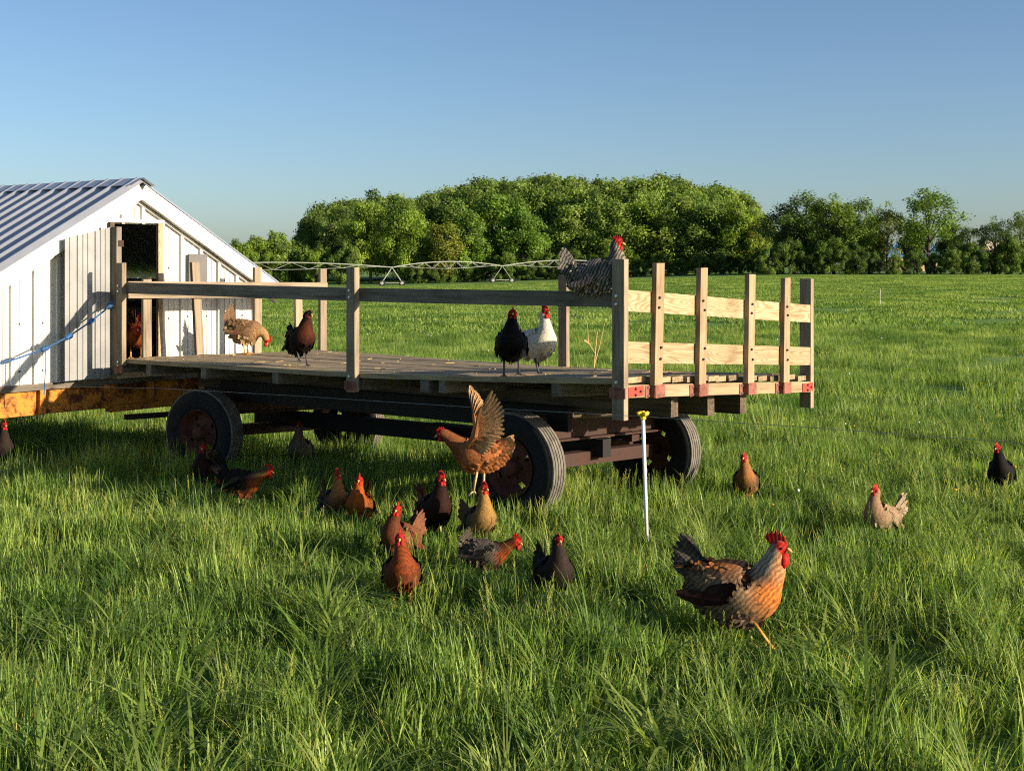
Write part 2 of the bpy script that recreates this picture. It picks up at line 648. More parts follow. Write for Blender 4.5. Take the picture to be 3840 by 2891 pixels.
# running gear
AX = ((1.15, 0.30), (4.94, 0.30))
TR = 1.76
WR = 0.40
wheel_z = {}
for l, w in AX:
    for s in (0, 1):
        p = wp(l, w + s * TR, 0)
        wheel_z[(l, s)] = ground(p.x, p.y) + WR - 0.015
for k, (l, w) in enumerate(AX):
    z0, z1 = wheel_z[(l, 0)] - CAMZ, wheel_z[(l, 1)] - CAMZ
    wboard('axle_beam', wp(l, w + 0.10, z0 + 0.0), wp(l, w + TR - 0.10, z1 + 0.0), UP * 0.05, LD * 0.05, M['rust'], None, 2)
    wboard('bolster', wp(l, 0.28, z0 + 0.26), wp(l, 2.15, z1 + 0.26), UP * 0.085, LD * 0.055, M['rust'], None, 2)
    wboard('bolster_flange', wp(l - 0.07, 0.45, z0 + 0.165), wp(l - 0.07, 2.0, z1 + 0.165), LD * 0.05, UP * 0.007, M['rust'], None, 2)
    for w2 in (0.62, 1.72):
        wboard('bolster_upright', wp(l, w2, z0 + 0.04), wp(l, w2, zd(l, w2) - 0.28), WD * 0.05, LD * 0.05, M['rust'])
    wboard('spring_block', wp(l, 0.62, z0 + 0.345), wp(l, 1.75, z0 + 0.27), UP * 0.03, LD * 0.09, M['old_beam'])
zr0, zr1 = wheel_z[(AX[0][0], 0)] - CAMZ, wheel_z[(AX[1][0], 0)] - CAMZ
wboard('reach_pole', wp(1.0, 1.2, zr0 + 0.05), wp(5.3, 1.2, zr1 + 0.05), UP * 0.07, WD * 0.05, M['shaded_steel'], None, 2)
for w in (0.62, 1.72):
    wboard('frame_beam', wp(0.9, w, zr0 + 0.33), wp(5.1, w, zr1 + 0.36), UP * 0.09, WD * 0.03, M['shaded_steel'], None, 2)
for s in (0, 1):
    wboard('brace', wp(1.2, 0.5 + s * 1.3, zr0 - 0.0), wp(2.9, 1.15 + s * 0.1, zr0 + 0.06), UP * 0.03, WD * 0.025, M['rust'])


def revolve(profile, n, skip=None):
    vs, fs = [], []
    m = len(profile)
    for k in range(n):
        a = 2 * math.pi * k / n
        for (ax, r) in profile:
            vs.append((r * math.cos(a), ax, r * math.sin(a)))
    for k in range(n):
        for i in range(m - 1):
            if skip and skip(k, i):
                continue
            a, b = k * m + i, ((k + 1) % n) * m + i
            fs.append((a, b, b + 1, a + 1))
    return vs, fs


def wheel(l, s, steer):
    w = AX[0][1] + s * TR
    p = wp(l, w, 0)
    p.z = wheel_z[(l, s)]
    e = empty('wheel', p)
    ang = math.atan2(WD.y, WD.x) - math.pi / 2 + R(steer) + (math.pi if s else 0)
    Tm = Matrix.Translation(p) @ Matrix.Rotation(ang, 4, 'Z')

    def put(name, prof, n, mat, smooth=True, skip=None):
        m = MB()
        vs, fs = revolve(prof, n, skip)
        m.add([Tm @ Vector(v) for v in vs], fs, bc=[Vector(v) + Vector((l * 3, s * 7, 0)) for v in vs])
        m.smooth = smooth
        return m.build(name, mat, e)
    side = [(-0.080, 0.205), (-0.098, 0.225), (-0.108, 0.26), (-0.113, 0.30), (-0.110, 0.345), (-0.098, 0.378), (-0.090, 0.386)]
    side = [(a * 0.8, r) for a, r in side]
    put('tyre', side + [(a * -1, r) for a, r in reversed(side)], 56, M['rubber'])
    g = []
    for i in range(5):
        a0 = -0.075 + i * 0.0305
        g += [(a0, 0.380), (a0 + 0.002, 0.4), (a0 + 0.024, 0.4), (a0 + 0.026, 0.380)]
    put('tread', g, 56, M['tread'], False)
    rimp = [(-0.086, 0.212), (-0.088, 0.218), (-0.074, 0.206), (-0.066, 0.190), (-0.02, 0.182), (-0.012, 0.165), (-0.03, 0.125), (-0.036, 0.10), (-0.036, 0.055)]
    put('rim', rimp, 48, M['rim'], True, lambda k, i: i == 5 and (k % 12) in (3, 4))
    hub = [(-0.036, 0.062), (-0.095, 0.055), (-0.102, 0.045), (-0.105, 0.0)]
    put('hub', hub, 20, M['rim'])
    for k in range(6):
        a = 2 * math.pi * k / 6
        m = MB()
        c = Vector((0.083 * math.cos(a), -0.034, 0.083 * math.sin(a)))
        m.tube([Tm @ c, Tm @ (c + Vector((0, -0.022, 0)))], 0.012, 6)
        m.build('lug_nut', M['rust'], e)
    set_parent(e, wagon)
    return e


wheel(AX[0][0], 0, 2)
wheel(AX[0][0], 1, 2)
wheel(AX[1][0], 0, 13)
wheel(AX[1][0], 1, 13)

# ------------------------------------------------------------------ chicken coop on its chassis
CO = Vector((-4.06, 12.44, 0))


def cp(w, l, z):
    v = CO + WD * w + LD * l
    return Vector((v.x, v.y, z + CAMZ))


PKW, PKZ, TANA = 0.462, 0.80, 0.60
WA, WB = -1.10, 2.02
FLOOR = -1.125
CL = 6.0
D0, D1, DT, DB = 0.19, 0.70, 0.397, -0.96
coop = empty('chicken_coop', cp(PKW, 2.5, -1.95))
tag(coop, 'white ribbed metal chicken coop with gable roof and open door on a yellow chassis', 'coop')
roofz = lambda w: PKZ - 0.03 - abs(w - PKW) * TANA


def saw_profile(a, b, step, rw, rh):
    pts = []
    x = a
    while x < b - 1e-6:
        pts += [(x, 0), (x + rw * .62, rh), (x + rw * .8, rh), (x + rw, 0)]
        x += step
    pts = [p for p in pts if p[0] <= b]
    pts.append((b, 0))
    return pts


def rib_profile(a, b, step, rw, rh):
    pts = []
    x = a
    k = 0
    while x < b - 1e-6:
        pts += [(x, 0), (x + rw * .1, rh), (x + rw * .9, rh), (x + rw, 0)]
        for q in (1, 2):
            xm = x + rw + (step - rw) * q / 3
            pts += [(xm - 0.005, 0), (xm - .002, 0.009), (xm + .002, .009), (xm + 0.005, 0)]
        x += step
    pts = [p for p in pts if p[0] <= b]
    pts.append((b, 0))
    return pts


mb = MB()
prof = rib_profile(WA, WB, 0.23, 0.042, 0.030)
wsplit = sorted(set([p[0] for p in prof] + [D0, D1, PKW]))
pw_, pd_ = [p[0] for p in prof], [p[1] for p in prof]
for a, b in zip(wsplit[:-1], wsplit[1:]):
    da, db = np.interp(a, pw_, pd_), np.interp(b, pw_, pd_)
    m_ = (a + b) / 2
    z0s = [(FLOOR, None)]
    if D0 < m_ < D1:
        spans = [(lambda w: DT, roofz), (lambda w: FLOOR, lambda w: DB)]
    else:
        spans = [(lambda w: FLOOR, roofz)]
    for lo, hi in spans:
        mb.add([cp(a, -da, lo(a)), cp(b, -db, lo(b)), cp(b, -db, hi(b)), cp(a, -da, hi(a))], [(0, 1, 2, 3)])
mb.build('gable_wall', M['white_metal'], coop)
# screws
for z in (-0.99, -0.55, -0.05):
    for w in np.arange(WA + 0.10, WB, 0.23):
        if roofz(w) - 0.25 > z and not (D0 - 0.08 < w < D1 + 0.08):
            m = MB()
            q = cp(w, -0.002, z + random.uniform(-.01, .01))
            m.tube([q, q - LD * 0.008], 0.009, 6)
            m.build('screw', M['screw'], coop)
for w0, w1, nm in ((WA, WA, 'side_wall'), (WB, WB, 'side_wall')):
    m = MB()
    m.board(cp(w0, 0.02, (FLOOR + roofz(w0)) / 2), cp(w0, CL, (FLOOR + roofz(w0)) / 2), UP * ((roofz(w0) - FLOOR) / 2 - 0.01), WD * 0.012)
    m.build(nm, M['white_metal'], coop)
m = MB()
m.add([cp(WA, CL, FLOOR), cp(WB, CL, FLOOR), cp(WB, CL, roofz(WB)), cp(PKW, CL, roofz(PKW)), cp(WA, CL, roofz(WA))], [(0, 1, 2, 3, 4)])
m.build('rear_wall', M['white_metal'], coop)
m = MB()
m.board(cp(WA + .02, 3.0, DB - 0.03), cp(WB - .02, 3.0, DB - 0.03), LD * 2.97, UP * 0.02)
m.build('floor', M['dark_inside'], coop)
for w in (0.1, 1.2):
    m = MB()
    m.board(cp(w, 1.4, -0.45), cp(w + 0.9, 1.4, -0.45), UP * 0.03, LD * 0.03)
    m.build('roost_bar', M['old_beam'], coop)
# roof sheets: ribbed along the slope
for sgn in (-1, 1):
    mb = MB()
    prof = saw_profile(-0.12, CL + 0.1, 0.27, 0.13, 0.055)
    rise = 0.012
    run = 1.70 + 0.06
    for (la, da), (lb, db) in zip(prof[:-1], prof[1:]):
        def rp(l, d, t):
            w = PKW + sgn * run * t
            return cp(w, l, PKZ + 0.012 * l - run * t * TANA + d + 0.012)
        vs = [rp(la, da, 0), rp(lb, db, 0), rp(lb, db, 1), rp(la, da, 1)]
        mb.add(vs, [(0, 1, 2, 3)])
    mb.build('roof_sheet', M['roof_metal'], coop)
    # rake trim
    a = cp(PKW, -0.05, PKZ - 0.075)
    b = cp(PKW + sgn * 1.74, -0.05, PKZ - 0.075 - 1.74 * TANA)
    d = (b - a).normalized()
    nrm = (LD.cross(d)).normalized()
    if nrm.z < 0:
        nrm = -nrm
    m = MB()
    m.board(a - LD * .03, b - LD * .03, nrm * 0.072, LD * 0.03, 6, None, 0.002)
    m.build('rake_trim', M['white_metal'], coop)
    m = MB()
    m.board(a - UP * 0.105 + LD * 0.028, b - UP * 0.105 + LD * 0.028, nrm * 0.012, LD * 0.018, 4)
    m.build('trim_moulding', M['white_metal'], coop)
mb = MB()
for sgn in (-1, 1):
    mb.add([cp(PKW, -0.14, PKZ + 0.055), cp(PKW, CL, PKZ + 0.055 + 0.012 * CL), cp(PKW + sgn * 0.14, CL, PKZ - 0.025 + 0.012 * CL), cp(PKW + sgn * 0.14, -0.14, PKZ - 0.025)], [(0, 1, 2, 3)])
mb.build('ridge_cap', M['roof_metal'], coop)
# door frame and door
for w in (D0 - 0.02, D1 + 0.02):
    wboard('door_jamb', cp(w, -0.02, DB - 0.02), cp(w, -0.02, DT + 0.03), WD * 0.025, LD * 0.02, M['pine'] if w > 0.5 else M['old_beam'], coop)
wboard('door_lintel', cp(D0 - 0.06, -0.025, DT + 0.03), cp(D1 + 0.06, -0.025, DT + 0.03), UP * 0.018, LD * 0.025, M['white_metal'], coop)
HJ = cp(D0 - 0.01, -0.085, 0)
al = R(171)
dd = (WD * math.cos(al) - LD * math.sin(al)).normalized()
dn = Vector((-dd.y, dd.x, 0))
if dn.dot(Vector((0, 0, 0)) - HJ) < 0:
    dn = -dn
door = empty('door', HJ + UP * -1.0)
mb = MB()
prof = rib_profile(0.03, 0.60, 0.21, 0.04, 0.014)
for (a, da), (b, db) in zip(prof[:-1], prof[1:]):
    A, B = HJ + dd * a - dn * (da), HJ + dd * b - dn * (db)
    mb.add([A + UP * -1.10, B + UP * -1.10, B + UP * (0.37 - .22 * b), A + UP * (0.37 - .22 * a)], [(0, 1, 2, 3)])
mb.build('door_sheet', M['shaded_door_metal'], door)
wboard('door_stile', HJ + dd * 0.02 + dn * 0.03 - UP * 1.08, HJ + dd * 0.02 + dn * 0.03 + UP * 0.36, dd * 0.03, dn * 0.045, M['grey_wood'], door)
for z in (-0.75, -0.1, 0.2):
    wboard('hinge', HJ + dn * 0.078 + UP * (z - 0.03), HJ + dn * 0.078 + UP * (z + 0.03), dd * 0.03, dn * 0.006, M['rust'], door)
set_parent(door, coop)
# vent cover beside the door
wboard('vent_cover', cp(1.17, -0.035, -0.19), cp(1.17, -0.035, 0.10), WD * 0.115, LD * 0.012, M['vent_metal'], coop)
# base sill, threshold boards, chassis
wboard('sill_board', cp(WA, -0.012, FLOOR - 0.025), cp(WB, -0.012, FLOOR - 0.025), UP * 0.03, LD * 0.02, M['grey_wood'], coop)
wboard('threshold', cp(0.16, -0.10, -1.07), cp(0.78, -0.10, -1.07), UP * 0.05, LD * 0.05, M['pine'], coop)
wboard('threshold', cp(0.34, -0.16, -0.965), cp(0.62, -0.16, -0.965), UP * 0.03, LD * 0.07, M['pine'], coop)
wboard('chassis_beam', cp(-1.05, 0.05, -1.285), cp(1.25, 0.05, -1.285), UP * 0.13, LD * 0.03, M['yellow_steel'], coop, 4)
wboard('chassis_plate', cp(0.15, 0.0, -1.42), cp(1.30, 0.0, -1.42), UP * 0.03, LD * 0.05, M['yellow_steel'], coop, 2)
for w in (-0.55, 0.12, 0.62, 1.22):
    wboard('chassis_web', cp(w, 0.0, -1.41), cp(w, 0.0, -1.165), WD * 0.03, LD * 0.03, M['yellow_steel'], coop)
for w in (-0.35, 1.3):
    wboard('chassis_rail', cp(w, 0.1, -1.30), cp(w, CL, -1.30), UP * 0.10, WD * 0.05, M['yellow_steel'], coop)
wboard('drawbar', cp(0.25, -0.15, -1.50), cp(0.9, -0.15, -1.52), UP * 0.025, LD * 0.03, M['rust'], coop)


def coop_wheel(w, l):
    p = cp(w, l, 0)
    p.z = ground(p.x, p.y) + 0.42
    ang = math.atan2(WD.y, WD.x) - math.pi / 2
    Tm = Matrix.Translation(p) @ Matrix.Rotation(ang, 4, 'Z')
    e = empty('wheel', p)
    for nm, prof, mat in (('tyre', [(-0.09, 0.22), (-0.12, 0.30), (-0.11, 0.39), (-0.06, 0.43), (0.06, 0.43), (0.11, 0.39), (0.12, 0.30), (0.09, 0.22)], M['rubber']),
                          ('rim', [(-0.09, 0.225), (-0.03, 0.2), (-0.03, 0.06), (-0.09, 0.05), (-0.09, 0.0)], M['rim'])):
        m = MB()
        vs, fs = revolve(prof, 40)
        m.add([Tm @ Vector(v) for v in vs], fs)
        m.smooth = True
        m.build(nm, mat, e)
    set_parent(e, coop)


for w, l in ((-1.0, 0.75), (1.75, 0.75), (-1.0, 4.6), (1.75, 4.6)):
    coop_wheel(w, l)

# blue rope holding the door
rp_ = [HJ + dn * 0.10 + UP * (-0.385)]
S = lambda sx, sy, Y: Vector(((sx - CX) / F * Y, Y, CAMZ - (sy - YH) / F * Y))
rp_ = [S(414, 1142, 12.3), S(392, 1165, 12.2), S(342, 1205, 12.05), S(258, 1262, 11.8), S(170, 1307, 11.55), S(60, 1346, 11.3), S(0, 1362, 11.15), S(-160, 1400, 10.8), S(-330, 1420, 10.5)]
rope = MB()
rope.tube(rp_, 0.008, 7)
rope.smooth = True
ro = empty('blue_rope', rp_[4])
tag(ro, 'knotted blue rope tied to the open coop door, running to the left', 'rope')
rope.build('cord', M['blue_rope'], ro)
for i, r in ((0, 0.030), (2, 0.024), (3, 0.030), (4, 0.026)):
    m = MB()
    t = (rp_[i + 1] - rp_[i]).normalized()
    q = rp_[i]
    m.tube([q - t * 0.045, q - t * 0.03, q - t * 0.01, q + t * 0.012, q + t * 0.03, q + t * 0.05], [0.012, r * 0.8, r, r * 0.75, r * 0.9, 0.012], 8)
    m.smooth = True
    m.build('knot', M['blue_rope'], ro)
m = MB()
m.tube([rp_[4], rp_[4] - UP * 0.2, rp_[4] - UP * 0.42 + LD * 0.02], 0.005, 5)
m.build('loose_end', M['blue_rope'], ro)

# ------------------------------------------------------------------ electric fence: near post and wire
pb = ground_hit(2428, 2075)
PY = 8.05
pb = Vector(((2428 - CX) / F * PY, PY, 0))
pb.z = ground(pb.x, pb.y)
pt = S(2411, 1553, PY)
fp = empty('fence_post', pb)
tag(fp, 'white step-in fence post with yellow insulator top, standing beside the wagon wheel', 'fence post')
m = MB()
m.tube([pb - UP * 0.03, pt], 0.0115, 12)
m.smooth = True
m.build('shaft', M['white_plastic'], fp)
m = MB()
ax_ = (pt - pb).normalized()
m.tube([pt - ax_ * 0.035, pt - ax_ * 0.03, pt + ax_ * 0.005, pt + ax_ * 0.008], [0.013, 0.019, 0.019, 0.012], 10)
m.build('insulator_collar', M['yellow_plastic'], fp)
for a in range(4):
    m = MB()
    an = a * math.pi / 2 + 0.4
    d = Vector((math.cos(an), math.sin(an), 0.1))
    m.tube([pt + d * 0.012, pt + d * 0.03, pt + d * 0.04 + UP * 0.008], [0.016, 0.014, 0.008], 8)
    m.smooth = True
    m.build('insulator_lug', M['yellow_plastic'], fp)
m = MB()
m.tube([pt, pt + UP * 0.02], [0.016, 0.010], 8)
m.build('insulator_cap', M['yellow_plastic'], fp)
wire = MB()
pts = [S(-700, 1428, 14.6), S(620, 1457, 11.45), S(1100, 1484, 10.3), S(1755, 1526, 8.95), S(2411, 1562, PY), S(3100, 1607, 7.35), S(3840, 1662, 6.75), S(4700, 1730, 6.1)]
wire.tube(pts, 0.0017, 5)
tag(wire.build('fence_wire', M['wire']), 'thin white electric fence wire running in front of the wagon', 'wire')

# ------------------------------------------------------------------ chickens


def catmull(P, n):
    P = np.array(P, dtype=float)
    out = []
    m = len(P) - 1
    for i in range(n):
        u = i / (n - 1) * m
        k = min(int(u), m - 1)
        t = u - k
        p0, p1, p2, p3 = P[max(k - 1, 0)], P[k], P[k + 1], P[min(k + 2, m)]
        out.append(0.5 * ((2 * p1) + (-p0 + p2) * t + (2 * p0 - 5 * p1 + 4 * p2 - p3) * t * t + (-p0 + 3 * p1 - 3 * p2 + p3) * t ** 3))
    return np.array(out)


def feather(mb, p0, d, nrm, L, Wd, curve, c0, c1, rows=4):
    d = d.normalized()
    sd = d.cross(nrm)
    if sd.length < 1e-4:
        sd = d.cross(Vector((0.3, 0.5, 0.8)))
    sd.normalize()
    nn = sd.cross(d).normalized()
    prof = [0.5, 0.95, 1.0, 0.9, 0.38] if rows == 4 else [0.6, 1.0, 0.35]
    vs, cs, fs = [], [], []
    for i, wv in enumerate(prof):
        t = i / (len(prof) - 1)
        q = p0 + d * (L * t) + nn * (curve * L * t * t)
        cup = nn * (-0.12 * Wd * wv)
        c = tuple(lerp(a, b, sm(0.55, 0.9, t)) for a, b in zip(c0, c1))
        vs += [q + sd * (Wd * wv / 2) + cup, q, q - sd * (Wd * wv / 2) + cup]
        cs += [c, tuple(k * 0.93 for k in c), c]
    for i in range(len(prof) - 1):
        a = i * 3
        fs += [(a, a + 1, a + 4, a + 3), (a + 1, a + 2, a + 5, a + 4)]
    mb.add(vs, fs, c=cs)


BASE = {  # x, z, half width, half height
    'body': [(-.185, .285, .012, .012), (-.165, .278, .042, .045), (-.11, .255, .080, .084), (-.04, .232, .102, .104), (.03, .222, .104, .105), (.085, .235, .088, .092)],
}
NECK = {
    'stand': [(.118, .275, .062, .068), (.134, .318, .045, .050), (.140, .352, .034, .038), (.146, .380, .029, .031), (.165, .392, .025, .026), (.184, .388, .012, .013)],
    'alert': [(.110, .285, .060, .066), (.122, .335, .043, .047), (.126, .380, .033, .036), (.132, .412, .028, .030), (.150, .424, .025, .025), (.169, .420, .012, .013)],
    'low': [(.128, .255, .060, .064), (.165, .275, .045, .047), (.195, .292, .035, .037), (.218, .303, .029, .030), (.238, .304, .025, .025), (.257, .297, .012, .012)],
    'peck': [(.125, .232, .060, .064), (.160, .220, .045, .047), (.185, .195, .035, .037), (.198, .166, .029, .030), (.206, .148, .025, .025), (.212, .128, .012, .012)],
    'rooster': [(.120, .285, .070, .078), (.145, .335, .060, .062), (.160, .378, .046, .046), (.170, .408, .034, .034), (.188, .424, .028, .028), (.210, .420, .013, .013)],
    'reach': [(.128, .262, .062, .066), (.172, .292, .048, .050), (.210, .318, .038, .040), (.236, .330, .031, .032), (.256, .330, .026, .026), (.276, .322, .012, .012)],
}

PAL = {
    'red': dict(base=srgb(140, 70, 36), neck=srgb(172, 82, 36), breast=srgb(176, 92, 44), tip=srgb(112, 52, 26), wing=srgb(126, 60, 32), tail=srgb(132, 72, 42), belly=srgb(150, 84, 44)),
    'orange': dict(base=srgb(146, 84, 42), neck=srgb(198, 92, 34), breast=srgb(206, 106, 42), tip=srgb(150, 78, 36), wing=srgb(96, 58, 36), tail=srgb(184, 116, 66), belly=srgb(190, 110, 52)),
    'brown': dict(base=srgb(150, 92, 62), neck=srgb(120, 66, 42), breast=srgb(128, 72, 44), tip=srgb(160, 104, 74), wing=srgb(124, 74, 52), tail=srgb(168, 110, 76), belly=srgb(120, 70, 44)),
    'darkbrown': dict(base=srgb(64, 38, 28), neck=srgb(46, 27, 22), breast=srgb(60, 34, 25), tip=srgb(84, 50, 36), wing=srgb(74, 46, 34), tail=srgb(150, 98, 66), belly=srgb(62, 36, 26)),
    'buff': dict(base=srgb(128, 104, 72), neck=srgb(202, 152, 84), breast=srgb(212, 162, 92), tip=srgb(180, 136, 82), wing=srgb(96, 80, 62), tail=srgb(158, 122, 82), belly=srgb(206, 160, 94)),
    'fawn': dict(base=srgb(150, 116, 84), neck=srgb(188, 152, 100), breast=srgb(180, 136, 90), tip=srgb(196, 166, 130), wing=srgb(146, 112, 84), tail=srgb(150, 118, 92), belly=srgb(196, 166, 124)),
    'buffgrey': dict(base=srgb(178, 148, 118), neck=srgb(170, 132, 102), breast=srgb(168, 134, 104), tip=srgb(206, 184, 156), wing=srgb(182, 150, 116), tail=srgb(190, 168, 142), belly=srgb(200, 174, 140)),
    'black': dict(base=srgb(26, 25, 26), neck=srgb(22, 21, 22), breast=srgb(28, 26, 26), tip=srgb(38, 38, 40), wing=srgb(26, 26, 28), tail=srgb(30, 32, 32), belly=srgb(26, 25, 25)),
    'blackred': dict(base=srgb(30, 26, 24), neck=srgb(30, 24, 22), breast=srgb(104, 50, 30), tip=srgb(44, 38, 32), wing=srgb(28, 26, 25), tail=srgb(34, 33, 30), belly=srgb(42, 32, 27)),
    'blackgrey': dict(base=srgb(34, 31, 30), neck=srgb(60, 52, 46), breast=srgb(66, 52, 44), tip=srgb(84, 72, 62), wing=srgb(30, 28, 28), tail=srgb(46, 43, 38), belly=srgb(40, 35, 32)),
    'white': dict(base=srgb(226, 222, 210), neck=srgb(230, 224, 208), breast=srgb(232, 224, 204), tip=srgb(236, 234, 226), wing=srgb(222, 220, 212), tail=srgb(226, 222, 212), belly=srgb(216, 206, 184)),
    'barred': dict(base=srgb(120, 116, 112), neck=srgb(104, 102, 100), breast=srgb(140, 128, 112), tip=srgb(170, 160, 146), wing=srgb(100, 98, 98), tail=srgb(100, 98, 98), belly=srgb(140, 126, 108), bars=1),
    'greyspeck': dict(base=srgb(104, 96, 86), neck=srgb(136, 66, 34), breast=srgb(160, 76, 36), tip=srgb(168, 156, 138), wing=srgb(58, 54, 52), tail=srgb(112, 104, 94), belly=srgb(120, 84, 56), bars=0.5),
    'tanneck': dict(base=srgb(92, 78, 66), neck=srgb(196, 128, 72), breast=srgb(206, 140, 80), tip=srgb(150, 110, 78), wing=srgb(72, 68, 66), tail=srgb(134, 92, 62), belly=srgb(196, 136, 82)),
    'darkorange': dict(base=srgb(42, 34, 30), neck=srgb(112, 92, 58), breast=srgb(186, 98, 46), tip=srgb(80, 62, 46), wing=srgb(30, 27, 27), tail=srgb(34, 32, 30), belly=srgb(150, 82, 42)),
    'partridge': dict(base=srgb(96, 62, 40), neck=srgb(150, 72, 36), breast=srgb(166, 80, 38), tip=srgb(60, 36, 26), wing=srgb(70, 44, 32), tail=srgb(128, 70, 40), belly=srgb(172, 98, 54), bars=0.3),
    'rooster': dict(base=srgb(150, 124, 96), neck=srgb(176, 160, 138), breast=srgb(214, 124, 52), tip=srgb(110, 84, 60), wing=srgb(54, 27, 20), tail=srgb(96, 92, 88), belly=srgb(140, 122, 102), bars=0.42, saddle=srgb(206, 120, 56)),
    'flybrown': dict(base=srgb(186, 116, 70), neck=srgb(150, 90, 58), breast=srgb(140, 82, 52), tip=srgb(226, 176, 124), wing=srgb(190, 126, 80), tail=srgb(206, 158, 112), belly=srgb(196, 124, 72)),
    'greyfawn': dict(base=srgb(150, 132, 112), neck=srgb(150, 124, 100), breast=srgb(160, 138, 114), tip=srgb(170, 152, 132), wing=srgb(130, 112, 96), tail=srgb(140, 122, 104), belly=srgb(160, 140, 118)),
}


for _n, _p in PAL.items():
    for _k, _v in list(_p.items()):
        if isinstance(_v, tuple):
            if _n == 'white':
                _p[_k] = tuple(x * 0.72 for x in _v)
            else:
                g_ = sum(_v) / 3
                _p[_k] = tuple(max(0.002, (g_ + (x - g_) * 1.02) * (0.40 if _n.startswith('black') and g_ < 0.02 else 0.62 if _n in ('barred', 'rooster', 'buffgrey', 'fawn', 'flybrown') else 0.46)) for x in _v)
HENS = []


